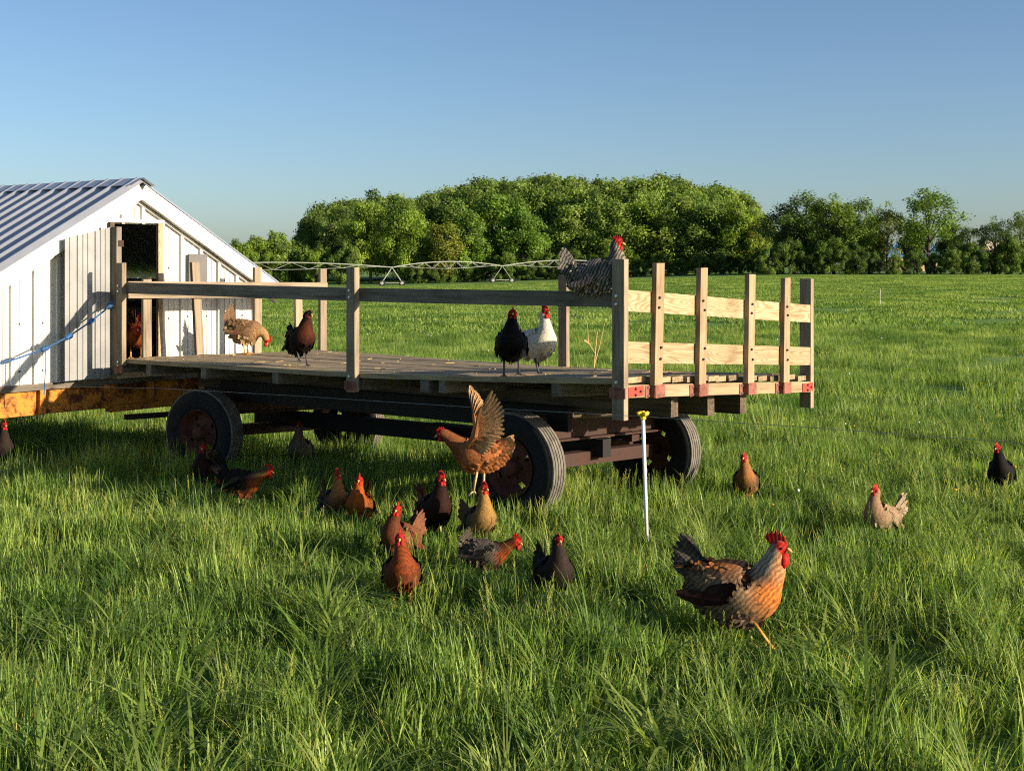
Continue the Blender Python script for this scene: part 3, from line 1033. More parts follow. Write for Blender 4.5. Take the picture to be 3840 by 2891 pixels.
def chicken(name, label, loc, yaw, pal, pose='stand', size=1.0, headyaw=0, tailang=58, tail=1.0, legs='leg_pale', legpose='stand',
            pitch=0, comb=1.0, roll=0, lift=0.0, fat=1.0, group='chickens of the flock', wings='fold', cat='chicken', seed=0):
    rnd = random.Random(hash((round(loc[0] * 100), round(loc[1] * 100), seed)) % 99991)
    P = PAL[pal]
    HENS.append((loc[0], loc[1]))
    BR = 0.85 * P.get('bars', 0)
    if name == 'hen':
        fat = fat * 1.07
        comb = comb * 1.25 if comb > .3 else comb
    base = empty(name, loc)
    tag(base, label, cat, group)
    T = Matrix.Translation(loc) @ Matrix.Rotation(R(yaw), 4, 'Z') @ Matrix.Scale(size, 4)
    PV = Vector((0, 0, .225))
    Bm = T @ Matrix.Translation(Vector((0, 0, lift))) @ Matrix.Translation(PV) @ Matrix.Rotation(R(-pitch), 4, 'Y') @ Matrix.Translation(-PV)
    hy = R(headyaw)
    piv = Vector((.085, 0, 0))
    ctrl = []
    bod = BASE['body']
    nk = NECK[pose]
    for (x, z, a, b) in bod:
        ctrl.append((x, 0, z, a * fat, b * fat))
    hp = Vector((nk[3][0], 0, nk[3][1]))
    for i, (x, z, a, b) in enumerate(nk):
        if i >= 3:
            a, b = a * 1.14, b * 1.14
            if pitch > 0:
                v = Matrix.Rotation(R(pitch * .85), 3, 'Y') @ (Vector((x, 0, z)) - hp) * 1.1 + hp
                x, z = v.x, v.z
        t = min(1, (i + 1) / 3.0)
        v = Matrix.Rotation(hy * t, 3, 'Z') @ (Vector((x, 0, z)) - piv) + piv
        ctrl.append((v.x, v.y, v.z, a, b))
    NR, NS = 36, 18
    C = catmull(ctrl, NR)
    cen = [Vector(c[:3]) for c in C]
    # frames
    frames = []
    for i in range(NR):
        t = (cen[min(i + 1, NR - 1)] - cen[max(i - 1, 0)]).normalized()
        side = Vector((-t.y, t.x, 0))
        if side.length < 0.2:
            side = Vector((-math.sin(hy), math.cos(hy), 0))
        side.normalize()
        up = t.cross(side) * 1.0
        up = side.cross(t) * -1.0 if up.dot(Vector((0, 0, 1))) < -2 else t.cross(side)
        frames.append((t, side, up))
    tb = len(bod) / (len(ctrl) - 1)           # neck start parameter

    def colour(u, v, jit=0.0):
        """u along spine 0..1, v -1 belly..1 back"""
        b, nkc, br, be = P['base'], P['neck'], P['breast'], P['belly']
        c = b
        if 'saddle' in P:
            c = tuple(lerp(x, y, sm(0.45, 0.8, v) * sm(0.45, 0.2, u) * 0.8) for x, y in zip(c, P['saddle']))
        c = tuple(lerp(x, y, sm(-0.3, -0.8, v) * sm(0.5, 0.3, u)) for x, y in zip(c, be))
        c = tuple(lerp(x, y, sm(tb - 0.16, tb - 0.02, u) * sm(0.35, -0.25, v)) for x, y in zip(c, br))
        c = tuple(lerp(x, y, sm(tb - 0.04, tb + 0.10, u) * (1 if v > -0.2 else 0.4)) for x, y in zip(c, nkc))
        k = 1 + rnd.uniform(-jit, jit)
        return tuple(max(0.0, x * k) for x in c)

    red = srgb(164, 34, 28)
    mb = MB()
    vs, cs, fs = [], [], []
    for i in range(NR):
        t, side, up = frames[i]
        u = i / (NR - 1)
        a, b = max(C[i][3], .004), max(C[i][4], .004)
        for k in range(NS):
            an = 2 * math.pi * k / NS
            sx, sz = math.cos(an), math.sin(an)
            vs.append(cen[i] + side * (a * sx) + up * (b * sz))
            c = colour(u, sz, 0.08)
            if u > 0.925 or (u > 0.86 and abs(sx) > 0.45 and comb > 0.3):
                c = red if comb > 0.2 else tuple(x * 0.9 for x in c)
            cs.append(c)
    for i in range(NR - 1):
        for k in range(NS):
            fs.append((i * NS + k, i * NS + (k + 1) % NS, (i + 1) * NS + (k + 1) % NS, (i + 1) * NS + k))
    fs.append(tuple(range(NS)))
    fs.append(tuple(reversed(range((NR - 1) * NS, NR * NS))))
    mb.add([Bm @ v for v in vs], fs, bc=vs, c=cs)
    mb.smooth = True
    mb.bars = BR
    mb.build('body', M['feather'], base)

    # contour feathers
    pl = MB()
    nf = 760
    for q in range(nf):
        u = rnd.uniform(0.06, 0.86) ** 1.0
        an = rnd.uniform(0, 2 * math.pi)
        fi = u * (NR - 1)
        i = min(int(fi), NR - 2)
        t, side, up = frames[i]
        a, b = C[i][3], C[i][4]
        sx, sz = math.cos(an), math.sin(an)
        p = cen[i].lerp(cen[i + 1], fi - i) + side * (a * sx) + up * (b * sz)
        nrm = (side * (sx / max(a, .01)) + up * (sz / max(b, .01))).normalized()
        d = (-t + nrm * rnd.uniform(0.05, 0.20) + Vector((rnd.uniform(-.2, .2), rnd.uniform(-.2, .2), rnd.uniform(-.3, .1)))).normalized()
        neckf = sm(tb, tb + .2, u)
        L = lerp(0.042, 0.030, neckf) * rnd.uniform(0.8, 1.2)
        Wd = lerp(0.027, 0.013, neckf) * rnd.uniform(0.8, 1.2)
        c0 = colour(u, sz, 0.11)
        tipc = P['tip']
        mixk = 0.22
        c1 = tuple(lerp(x, y, mixk * (1 - 0.6 * neckf)) for x, y in zip(c0, tipc))
        o = len(pl.v)
        feather(pl, p - nrm * 0.004, d, nrm, L, Wd, -0.12, c0, c1, 2)
    # hackle / fluffy rear
    for q in range(70):
        an = rnd.uniform(math.pi * 1.05, math.pi * 1.95)
        i = rnd.randint(3, 15)
        t, side, up = frames[i]
        p = cen[i] + side * (C[i][3] * 0.8 * math.cos(an)) + up * (C[i][4] * 0.9 * math.sin(an))
        d = (-t * 0.6 - up * 0.7 + side * math.cos(an) * 0.3).normalized()
        feather(pl, p, d, side, 0.05, 0.035, -0.2, P['belly'], P['tip'] if P.get('bars') else P['belly'], 2)
    pl.v = [tuple(Bm @ Vector(v)) for v in pl.v]
    pl.bars = BR
    pl.build('plumage', M['feather'], base)

    # tail
    tm = MB()
    ta = R(tailang)
    root = Vector((-.135, 0, .285))
    nt = 24 if tail < 1.4 else 30
    for q in range(nt):
        s = -1 if q % 2 else 1
        k = (q // 2) / (nt / 2 - 1)
        ang = ta + R(13) - k * R(31)
        d = Vector((-math.cos(ang), s * (0.02 + 0.08 * k), math.sin(ang)))
        L = (0.165 - 0.045 * k) * tail * rnd.uniform(0.9, 1.08)
        nrm = Vector((0.1, s, 0.25))
        c0 = tuple(x * rnd.uniform(0.85, 1.1) for x in P['tail'])
        c1 = tuple(lerp(x, y, 0.25) for x, y in zip(P['tail'], P['tip']))
        feather(tm, root + Vector((0.01 - .02 * k, s * (0.004 + 0.02 * k), -0.035 * k)), d, nrm, L, 0.036, 0.10 if tail < 1.2 else -0.25 * rnd.random(), c0, c1, 4)
    for q in range(26):       # tail coverts
        s = rnd.choice((-1, 1))
        ang = ta - R(rnd.uniform(-25, 45))
        d = Vector((-math.cos(ang), s * rnd.uniform(.1, .6), math.sin(ang)))
        c0 = tuple(lerp(x, y, rnd.random()) for x, y in zip(P['tail'], P['base']))
        feather(tm, root + Vector((rnd.uniform(-.02, .04), s * rnd.uniform(.005, .04), rnd.uniform(-.05, .0))), d, Vector((0, s, .4)), rnd.uniform(.05, .085) * min(tail, 1.2), 0.036, 0.0, c0, P['tip'] if P.get('bars') else c0, 2)
    if 'saddle' in P:         # sickle feathers
        for q in range(10):
            s = -1 if q % 2 else 1
            ang = ta + R(rnd.uniform(-10, 18))
            d = Vector((-math.cos(ang), s * rnd.uniform(.05, .4), math.sin(ang)))
            feather(tm, root, d, Vector((-.6, s * .5, -.3)), 0.13 * rnd.uniform(.9, 1.15), 0.034, 0.6, P['tail'], P['base'], 4)
    tm.v = [tuple(Bm @ Vector(v)) for v in tm.v]
    tm.bars = BR
    tm.build('tail', M['feather'], base)

    # wings
    for s in (-1, 1):
        wm = MB()
        if wings == 'fold':
            wk = 1.25 if 'saddle' in P else 1.0
            for row, (n, x0, x1, zz, L) in enumerate(((7, -.07, .03, .205, .13), (8, -.045, .055, .235, .09), (8, -.03, .07, .262, .07), (6, .0, .08, .282, .055))):
                L *= wk
                for q in range(n):
                    k = q / (n - 1)
                    x = lerp(x0, x1, k)
                    yv = s * fat * (0.088 + 0.020 * math.sin(math.pi * min(1, k + .2)) - (0.016 if row == 3 else 0) + 0.004 * (2 - row))
                    p = Vector((x, yv, zz + 0.016 * k))
                    d = Vector((-1, -s * 0.10 * (1 if row == 0 else .4), -0.10 + 0.22 * (1 - k) * (row == 0) - 0.35 * (row > 0) * (1 - k)))
                    c0 = tuple(v * rnd.uniform(.85, 1.15) for v in P['wing'])
                    c1 = tuple(lerp(v, w_, 0.22) for v, w_ in zip(P['wing'], P['tip']))
                    feather(wm, p, d, Vector((0, s, .15)), L * rnd.uniform(.9, 1.1), 0.042 * wk, 0.02, c0, c1, 4)
        else:
            # raised wing: arm, primaries fanned up and back, secondaries, coverts
            sh = Vector((.045, s * .075, .285))
            if s > 0:
                el = sh + Vector((-.045, s * .06, .075))
                wr = el + Vector((-.015, s * .03, .115))
                a0, a1, Lp = 66, -6, .22
            else:
                el = sh + Vector((.0, s * .06, .095))
                wr = el + Vector((.035, s * .05, .115))
                a0, a1, Lp = 104, 62, .15
            nP = 12
            for q in range(nP):
                k = q / (nP - 1)
                ang = R(lerp(a0, a1, k))
                d = Vector((-math.cos(ang), s * 0.18, math.sin(ang)))
                L = lerp(Lp, Lp * .85, k) * rnd.uniform(.93, 1.05)
                feather(wm, wr.lerp(el, k * 0.8) + Vector((0, s * .003 * (q % 2), 0)), d, Vector((0.25, s, .2)), L, 0.034, 0.03, P['tail'], tuple(v * 1.15 for v in P['tip']), 4)
            for q in range(9):
                k = q / 8
                ang = R(lerp(0, -50, k))
                d = Vector((-math.cos(ang), s * 0.15, math.sin(ang)))
                feather(wm, el.lerp(sh, k * 0.8), d, Vector((0.25, s, .2)), lerp(.15, .11, k), 0.042, 0.04, P['tip'], P['tip'], 4)
            for q in range(60):
                k = rnd.random()
                p = wr.lerp(el, k * 2) if k < .5 else el.lerp(sh, k * 2 - 1)
                ang = R(lerp(a0 - 8, -25, k) + rnd.uniform(-18, 18))
                d = Vector((-math.cos(ang), s * 0.15, math.sin(ang)))
                feather(wm, p + Vector((.008, s * 0.010, 0)), d, Vector((0.25, s, .2)), rnd.uniform(.05, .095), 0.032, 0.0, P['wing'], P['tail'], 2)
            wm.tube([sh, el, wr], [.030, .022, .012], 8, True, P['wing'])
        wm.v = [tuple(Bm @ Vector(v)) for v in wm.v]
        wm.bars = BR if 'saddle' not in P else 0.1
        wm.build('wing', M['feather'], base)

    # head furniture
    hd = Vector(C[NR - 5][:3])
    tip = Vector(C[NR - 1][:3])
    fw = (tip - hd).normalized()
    sd = Vector((-math.sin(hy), math.cos(hy), 0))
    hu = fw.cross(sd)
    if hu.z < 0 and pose != 'peck':
        hu = -hu
    if pose == 'peck':
        hu = sd.cross(fw) * (1 if sd.cross(fw).dot(Vector((1, 0, 0))) > 0 else -1)
    m = MB()
    m.tube([Bm @ (tip - fw * .006), Bm @ (tip + fw * .010 - hu * .001), Bm @ (tip + fw * .024 - hu * .009)], [.010 * size, .0075 * size, .0012 * size], 8)
    m.smooth = True
    m.build('beak', M['beak'], base)
    ck = comb
    if ck > 0.15:
        m = MB()
        hts = [.004, .014, .010, .022, .013, .025, .014, .022, .012, .018, .004]
        n = len(hts)
        th = .004 * (.7 + .3 * ck)
        vs, fs = [], []
        for i, h in enumerate(hts):
            x = lerp(.016, -.036 * (.6 + .4 * ck), i / (n - 1))
            b0 = hd + hu * (C[NR - 5][4] * 0.62) + fw * (x + .012)
            tp = b0 + hu * (h * (.45 + .62 * ck) + .006) - fw * (.008 * ck * (.4 + i / n))
            vs += [b0 + sd * th - hu * .008, tp + sd * th * .5, tp - sd * th * .5, b0 - sd * th - hu * .008]
        for i in range(n - 1):
            o = i * 4
            for k in range(4):
                fs.append((o + k, o + (k + 1) % 4, o + 4 + (k + 1) % 4, o + 4 + k))
        fs += [(3, 2, 1, 0), ((n - 1) * 4, (n - 1) * 4 + 1, (n - 1) * 4 + 2, (n - 1) * 4 + 3)]
        m.add([Bm @ v for v in vs], fs)
        m.build('comb', M['comb'], base)
        for s in (-1, 1):
            m = MB()
            b0 = hd + fw * .018 + sd * (s * .010) - hu * (C[NR - 5][4] * 0.55)
            dn_ = -hu * 0.85 + Vector((0, 0, -0.5)) if pose != 'peck' else Vector((.2, 0, -1))
            dn_.normalize()
            rows = [(0, .008), (.3, .012), (.7, .0125), (1, .004)]
            pts = [b0 + dn_ * (t_ * .032 * (0.3 + .7 * ck)) for t_, _ in rows]
            m.tube([Bm @ q for q in pts], [r_ * size * (0.5 + .5 * ck) for _, r_ in rows], 8)
            m.smooth = True
            m.build('wattle', M['comb'], base)
    for s in (-1, 1):
        m = MB()
        e0 = hd + fw * .010 + sd * (s * C[NR - 5][3] * 0.86) + hu * .006
        m.tube([Bm @ (e0 - sd * s * .004), Bm @ (e0 + sd * s * .0015), Bm @ (e0 + sd * s * .004)], [.006 * size, .0055 * size, .002 * size], 8)
        m.smooth = True
        m.build('eye', M['eye'], base)

    # legs
    LP = {'stand': ((0.0, 0.0), (-0.0, 0.0)), 'walk': ((-0.06, 0.0), (0.075, 0.0)), 'step': ((0.0, 0.0), (0.075, 0.06)), 'stride': ((-0.09, 0.02), (0.17, 0.0)),
          'fly': ((0.02, .03), (-0.03, 0.0)), 'perch': ((0.0, 0.0), (0.0, 0.0))}[legpose]
    for s, (fx, fz) in zip((-1, 1), (LP[1], LP[0])):
        hip = Bm @ Vector((-.01, s * .055, .18))
        kn = T @ Vector((-.018 + fx * .55, s * .05, .125 + fz * .6 + lift * .6))
        ft = T @ Vector((0.0 + fx, s * .05, .008 + fz + (0 if legpose != 'fly' else -0.02)))
        if legpose == 'perch':
            kn = T @ Vector((-.03, s * .02, .14))
            ft = T @ Vector((.0, s * .018, .10 / size))
        m = MB()
        m.tube([hip, hip.lerp(kn, .35), hip.lerp(kn, .8), kn.lerp(ft, 0.08)], [.048 * size, .046 * size, .026 * size, .012 * size], 10, True, P['belly'])
        m.smooth = True
        m.build('thigh', M['feather'], base)
        m = MB()
        m.tube([kn, kn.lerp(ft, .5), ft], [.0095 * size, .0075 * size, .008 * size], 8)
        rm = Matrix.Rotation(R(yaw), 3, 'Z')
        for an, L in ((0, .055), (32, .045), (-32, .045), (180, .022)):
            dr = rm @ Vector((math.cos(R(an)), math.sin(R(an)), 0))
            if legpose == 'fly' or fz > 0.03:
                dr = (dr + Vector((0, 0, -0.8))).normalized()
            m.tube([ft, ft + dr * (L * .5 * size) + UP * .004, ft + dr * (L * size) - UP * .003], [.006 * size, .005 * size, .002 * size], 6)
        m.smooth = True
        m.build('leg', M[legs], base)
    return base


def hen_on_ground(label, dx, dfeet, dtop, yaw, pal, pose='stand', H=None, name='hen', **kw):
    if name == 'hen' and pose in ('stand', 'alert'):
        kw.setdefault('pitch', 27)
        kw['tailang'] = kw.get('tailang', 58) - 12
    k = 3840 / 2212.0
    p = ground_hit(dx * k, dfeet * k)
    px = F / p.y
    hts = {'stand': .44, 'alert': .47, 'low': .335, 'peck': .34, 'rooster': .47, 'reach': .36}
    size = ((dfeet - dtop) * k / px) / (H or hts[pose])
    size = max(0.72, min(1.3, size * (1.02 if name == 'hen' else 1.04)))
    print('HEN', dx, 'Y=%.2f' % p.y, 'size=%.2f' % size)
    return chicken(name, label, p, yaw, pal, pose, size, **kw)


G1 = 'hens foraging in the grass'
hen_on_ground('reddish brown hen facing the camera, nearest hen left of centre in tall grass', 868, 1318, 1160, -82, 'partridge', 'stand', headyaw=-10, tail=.8, group=G1, legs='leg_yellow', seed=1)
hen_on_ground('brown hen turned left with its tail up, just behind the nearest red hen', 862, 1228, 1098, -122, 'brown', 'stand', headyaw=25, tail=1.15, tailang=80, group=G1, seed=2)
hen_on_ground('very dark brown hen with tan upright tail, left of the buff hen', 938, 1172, 1034, -62, 'darkbrown', 'stand', headyaw=15, tail=1.2, tailang=78, group=G1, seed=3)
hen_on_ground('golden buff hen with grey back standing by the front wagon tyre', 1036, 1190, 1054, -62, 'buff', 'alert', headyaw=15, tail=1.1, tailang=70, group=G1, seed=4)
hen_on_ground('grey speckled hen with rust red neck stretching low through the grass', 1050, 1258, 1163, -14, 'greyspeck', 'reach', tail=.9, tailang=75, group=G1, comb=1.3, seed=5)
hen_on_ground('nearly black hen with mottled breast standing alone in the grass right of centre', 1197, 1318, 1164, -72, 'blackgrey', 'stand', comb=.25, tail=1.1, tailang=80, group=G1, seed=6)
hen_on_ground('small tan hen facing the camera to the right of the wagon tyres', 1612, 1094, 988, -103, 'tanneck', 'stand', headyaw=-12, tail=1.25, tailang=84, group=G1, seed=7)
hen_on_ground('pale buff hen facing left with raised tail, on the right of the meadow', 1903, 1176, 1060, 214, 'buffgrey', 'stand', tail=1.35, tailang=78, group=G1, comb=.9, seed=8)
hen_on_ground('black hen at the far right edge of the meadow', 2163, 1074, 968, -118, 'black', 'stand', headyaw=-20, tail=.8, tailang=40, group=G1, comb=.8, seed=9)
hen_on_ground('tan breasted grey hen looking right, left neighbour of the orange hen', 722, 1138, 1024, -58, 'tanneck', 'alert', headyaw=10, tail=1.2, tailang=82, group=G1, seed=10)
hen_on_ground('bright orange brown hen facing the camera beside the tan breasted hen', 778, 1152, 1036, -98, 'orange', 'stand', headyaw=8, tail=1.3, tailang=82, group=G1, seed=11)
hen_on_ground('dark brown hen in the shade in front of the left wagon wheel', 440, 1066, 968, -96, 'darkbrown', 'stand', headyaw=10, tail=1.2, tailang=82, group=G1, seed=12)
hen_on_ground('black backed hen with orange breast walking right, below the left wheel', 522, 1098, 1000, -8, 'darkorange', 'reach', H=.40, tail=1.35, tailang=60, group=G1, comb=1.2, seed=13)
hen_on_ground('greyish hen standing in deep shade beneath the wagon', 650, 1022, 917, -100, 'greyfawn', 'alert', tail=.7, group=G1, comb=.5, seed=14)
hen_on_ground('dark hen cut off by the left edge of the picture', 4, 1024, 918, -55, 'blackgrey', 'alert', headyaw=10, tail=.9, group=G1, seed=15)
hen_on_ground('large speckled rooster with red comb, rusty breast and grey tail striding right', 1592, 1392, 1145, -24, 'rooster', 'rooster', H=.50, name='rooster', tail=1.2, tailang=46, comb=2.3, legs='leg_yellow', legpose='stride', fat=1.22, group='chickens of the flock', cat='rooster', seed=16)

# flying hen
fl = S(1032 * 1.736, 1064 * 1.736, 8.45)
chicken('hen', 'brown hen flapping with raised wings in front of the wagon tyre', fl, 180 - 8, 'flybrown', 'reach', 1.0, wings='open', tail=.75, tailang=22, pitch=4, legpose='fly', comb=.7, lift=.035, group='chickens of the flock', seed=17)


def on_deck(l, w, dz=0.0):
    return wp(l, w, zd(l, w) + dz)


chicken('hen', 'fawn hen pecking with lowered head at the coop end of the wagon deck', on_deck(5.62, 1.30), -6, 'fawn', 'peck', 1.05, tailang=66, tail=1.15, legs='leg_yellow', pitch=-4, group='hens on the wagon deck', comb=1.1, seed=18)
chicken('hen', 'black hen with rusty breast stepping along the edge of the wagon deck', on_deck(3.56, .30), -60, 'blackred', 'stand', 1.02, headyaw=32, tailang=72, legs='leg_dark', legpose='step', comb=.2, pitch=27, group='hens on the wagon deck', seed=19)
chicken('hen', 'all black hen with red face facing the camera on the wagon deck', on_deck(1.02, .10), -92, 'black', 'stand', 1.0, headyaw=8, tailang=82, tail=1.35, legs='leg_dark', legpose='walk', pitch=30, group='hens on the wagon deck', seed=20)
chicken('hen', 'white hen with red comb standing behind the black hen on the deck', on_deck(1.36, .80), -52, 'white', 'alert', 1.04, headyaw=6, tailang=45, legs='leg_dark', legpose='walk', pitch=18, comb=1.1, group='hens on the wagon deck', seed=21)
pr = wp(.20, .021, -.182)
chicken('hen', 'black and white barred hen perched on the top rail by the corner post', pr - UP * .10 - LD * .03, -14, 'barred', 'stand', 1.05, tailang=62, tail=1.15, legs='leg_yellow', legpose='perch', pitch=17, comb=.9, lift=-.03, fat=1.0, group='chickens of the flock', seed=22)
chicken('hen', 'dark red hen stepping out of the coop doorway', cp(.36, -.16, -.93), -70, 'red', 'low', 1.0, tailang=86, tail=1.25, legs='leg_yellow', group='chickens of the flock', seed=23)
chicken('hen', 'dark hen half hidden behind the right door jamb inside the coop', cp(.80, .30, -.94), -110, 'darkbrown', 'stand', 1.0, group='chickens of the flock', seed=24)


# ------------------------------------------------------------------ trees


def tree_mesh(seed, lobes=18, rx=0.27, cz=0.60, rz=0.36, leaf=0.0150, per=430, base=0.0, openn=False):
    """trunk mesh and crown mesh, total height 1"""
    rnd = random.Random(seed)
    tk, cr = MB(), MB()
    cs = []
    tries = 0
    while len(cs) < lobes and tries < 4000:
        tries += 1
        v = Vector((rnd.uniform(-1, 1), rnd.uniform(-1, 1), rnd.uniform(-1, 1)))
        if v.length > 1 or (v.length < 0.45 and rnd.random() < .6):
            continue
        z = cz + v.z * rz * 0.84
        if z < base:
            continue
        taper = 1.0 if v.z < 0.1 else (1 - 0.35 * v.z)
        cs.append((Vector((v.x * rx * .84 * taper, v.y * rx * .84 * taper, z)), rnd.uniform(.05, .105) * (0.85 if openn else 1.0)))
    tk.tube([(0, 0, -.03), (.004, .003, .15), (-.006, .004, .4), (.002, 0, min(cz + .12, .78))], [.022, .016, .012, .004], 7)
    for c, r in cs[:12]:
        z0 = rnd.uniform(.18, max(.25, c.z - .1))
        s = Vector((0, 0, min(z0, c.z)))
        tk.tube([s, s.lerp(c, .5) + Vector((0, 0, .02)), c], [.008, .005, .002], 5)
    for c, r in cs:
        tone = rnd.uniform(.62, 1.38)
        n = int(per * (r / .1) ** 2)
        for _ in range(n):
            d = Vector((rnd.gauss(0, 1), rnd.gauss(0, 1), rnd.gauss(0, 1) + .15)).normalized()
            p = c + Vector((d.x, d.y, d.z * .95)) * (r * (rnd.uniform(.5, 1.1) if rnd.random() < .85 else rnd.uniform(1.1, 1.45)))
            if p.z < base * .6:
                continue
            nn = (d + Vector((rnd.gauss(0, .6), rnd.gauss(0, .6), rnd.gauss(0, .6)))).normalized()
            a = nn.cross(Vector((rnd.random(), rnd.random(), rnd.random()))).normalized()
            b = nn.cross(a)
            s = leaf * rnd.uniform(.55, 1.25)
            k = tone * rnd.uniform(.8, 1.2)
            cr.add([p + a * s, p + b * s * .6, p - a * s, p - b * s * .6], [(0, 1, 2, 3)], c=(k, k, k))
    tmesh = tk.mesh('trunk', M['bark'])
    cmesh = cr.mesh('crown', M['leaf'])
    return tmesh, cmesh


TREES = {
    'round': [tree_mesh(11, 58, .33, .52, .48), tree_mesh(12, 58, .36, .52, .48), tree_mesh(13, 50, .29, .54, .46)],
    'tall': [tree_mesh(21, 50, .23, .54, .46), tree_mesh(22, 54, .25, .52, .48)],
    'open': [tree_mesh(31, 44, .34, .62, .38, .012, 300, .2, True), tree_mesh(32, 48, .32, .58, .42, .012, 300, .12, True), tree_mesh(33, 42, .37, .64, .36, .012, 300, .25, True)],
    'bush': [tree_mesh(41, 80, .62, .44, .54, .020, 300), tree_mesh(42, 80, .70, .42, .54, .020, 300)],
}
KD = 3840 / 2212.0


def place_tree(dx, dtop, Y, kind, var, tone, label, wid=1.0, group='trees at the far side of the meadow', name='tree', sink=0.0):
    x = (dx * KD - CX) / F * Y
    z0 = ground(x, Y) - sink
    h = CAMZ - (dtop * KD - YH) / F * Y - z0
    e = empty(name, (x, Y, z0))
    tag(e, label, 'tree' if name == 'tree' else 'bush', group)
    tmesh, cmesh = TREES[kind][var % len(TREES[kind])]
    rz = random.uniform(0, 6.28)
    for nm, me in (('trunk', tmesh), ('crown', cmesh)):
        o = bpy.data.objects.new(nm, me)
        col.objects.link(o)
        o.parent = e
        o.rotation_euler = (0, 0, rz)
        o.scale = (h * wid, h * wid, h)
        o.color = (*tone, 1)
    return e


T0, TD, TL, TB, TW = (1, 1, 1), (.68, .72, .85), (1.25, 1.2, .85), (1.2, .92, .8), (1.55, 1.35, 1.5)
place_tree(590, 490, 262, 'bush', 0, T0, 'round green bush just right of the coop roof', 1.0, name='bush')
place_tree(508, 508, 255, 'bush', 1, TL, 'yellowish bush peeking over the sloping coop roof', .9, name='bush')
place_tree(690, 520, 258, 'bush', 1, TL, 'low light green bush at the left foot of the wood', .7, name='bush')
place_tree(748, 516, 256, 'bush', 0, T0, 'low bush under the left end of the wood', .7, name='bush')
place_tree(800, 432, 262, 'round', 1, TL, 'light green rounded tree at the left front of the wood', 1.0)
place_tree(872, 434, 260, 'round', 0, TL, 'second rounded light green tree at the left front of the wood', 1.0)
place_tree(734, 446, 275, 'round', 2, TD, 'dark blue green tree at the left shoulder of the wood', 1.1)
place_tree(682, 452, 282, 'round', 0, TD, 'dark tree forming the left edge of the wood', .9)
place_tree(960, 470, 258, 'tall', 0, TB, 'brownish thin leaved small tree between the bright front trees', 1.2)
place_tree(1062, 408, 264, 'round', 0, (1.05, 1.15, .9), 'broad fresh green tree bulging out before the wood centre', 1.1)
place_tree(1128, 424, 262, 'round', 2, (1.0, 1.12, .85), 'fresh green tree right of the broad front tree', 1.1)
place_tree(1010, 450, 260, 'tall', 1, (1.0, 1.08, .9), 'narrow green tree left of the broad front tree', 1.2)
place_tree(1240, 430, 270, 'tall', 0, T0, 'tall green tree in the wood behind the perched hen', 1.35)
place_tree(1318, 425, 268, 'tall', 1, (.95, 1, .9), 'tall tree above the corner post of the wagon', 1.35)
place_tree(1392, 420, 270, 'tall', 0, TL, 'light green tall tree over the second end stake', 1.35)
place_tree(1462, 415, 268, 'tall', 1, T0, 'tall green tree over the middle end stakes', 1.35)
place_tree(1530, 425, 266, 'tall', 0, T0, 'green tall tree near the right end of the wood', 1.3)
place_tree(1598, 425, 264, 'tall', 1, TL, 'sunlit light green tree at the right end of the wood', 1.15)
place_tree(1636, 455, 262, 'open', 1, TB, 'thin brownish tree at the right tip of the wood', .8)
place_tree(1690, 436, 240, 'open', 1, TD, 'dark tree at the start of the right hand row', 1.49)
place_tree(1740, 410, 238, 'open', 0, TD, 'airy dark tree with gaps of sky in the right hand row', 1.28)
place_tree(1800, 412, 236, 'open', 1, (.85, .9, .8), 'airy tall tree beside the gap toothed dark tree', 1.35)
place_tree(1848, 418, 237, 'open', 2, T0, 'green crowned tree in the middle of the right hand row', 1.22)
place_tree(1916, 430, 240, 'open', 1, TB, 'thin grey leaved tree between the two big crowns on the right', 0.94)
place_tree(2006, 403, 234, 'open', 0, (1.05, 1.1, .8), 'tall round crowned tree standing out on the right', 1.42)
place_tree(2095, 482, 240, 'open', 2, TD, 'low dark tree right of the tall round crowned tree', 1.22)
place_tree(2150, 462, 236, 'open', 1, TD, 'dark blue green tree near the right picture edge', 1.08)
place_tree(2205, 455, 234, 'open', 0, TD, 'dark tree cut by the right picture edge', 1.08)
ORD = ['first', 'second', 'third', 'fourth', 'fifth', 'sixth', 'seventh', 'eighth', 'ninth', 'tenth', 'eleventh', 'twelfth', 'thirteenth', 'fourteenth', 'fifteenth', 'sixteenth', 'seventeenth', 'eighteenth']
place_tree(545, 500, 258, 'bush', 1, TL, 'bright bush behind the lower end of the coop roof', .8, name='bush')
place_tree(640, 512, 264, 'bush', 0, (.9, .95, .85), 'dull green bush where the wood begins on the left', .8, name='bush')
place_tree(1715, 452, 246, 'tall', 0, (.55, .62, .72), 'shade-toned narrow tree behind the first airy tree on the right', 1.3)  # dark bluish tones here and below paint shade into the leaves
place_tree(1772, 446, 247, 'tall', 1, (.6, .68, .72), 'shade-toned narrow tree filling the right hand row', 1.3)
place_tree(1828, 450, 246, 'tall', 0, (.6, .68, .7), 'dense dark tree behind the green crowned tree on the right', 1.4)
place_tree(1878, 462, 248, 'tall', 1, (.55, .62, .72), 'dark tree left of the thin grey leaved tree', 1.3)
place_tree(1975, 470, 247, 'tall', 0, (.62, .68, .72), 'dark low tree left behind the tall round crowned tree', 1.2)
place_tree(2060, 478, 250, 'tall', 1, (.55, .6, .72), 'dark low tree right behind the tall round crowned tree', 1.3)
hg = 'low hedge bushes under the right hand trees'
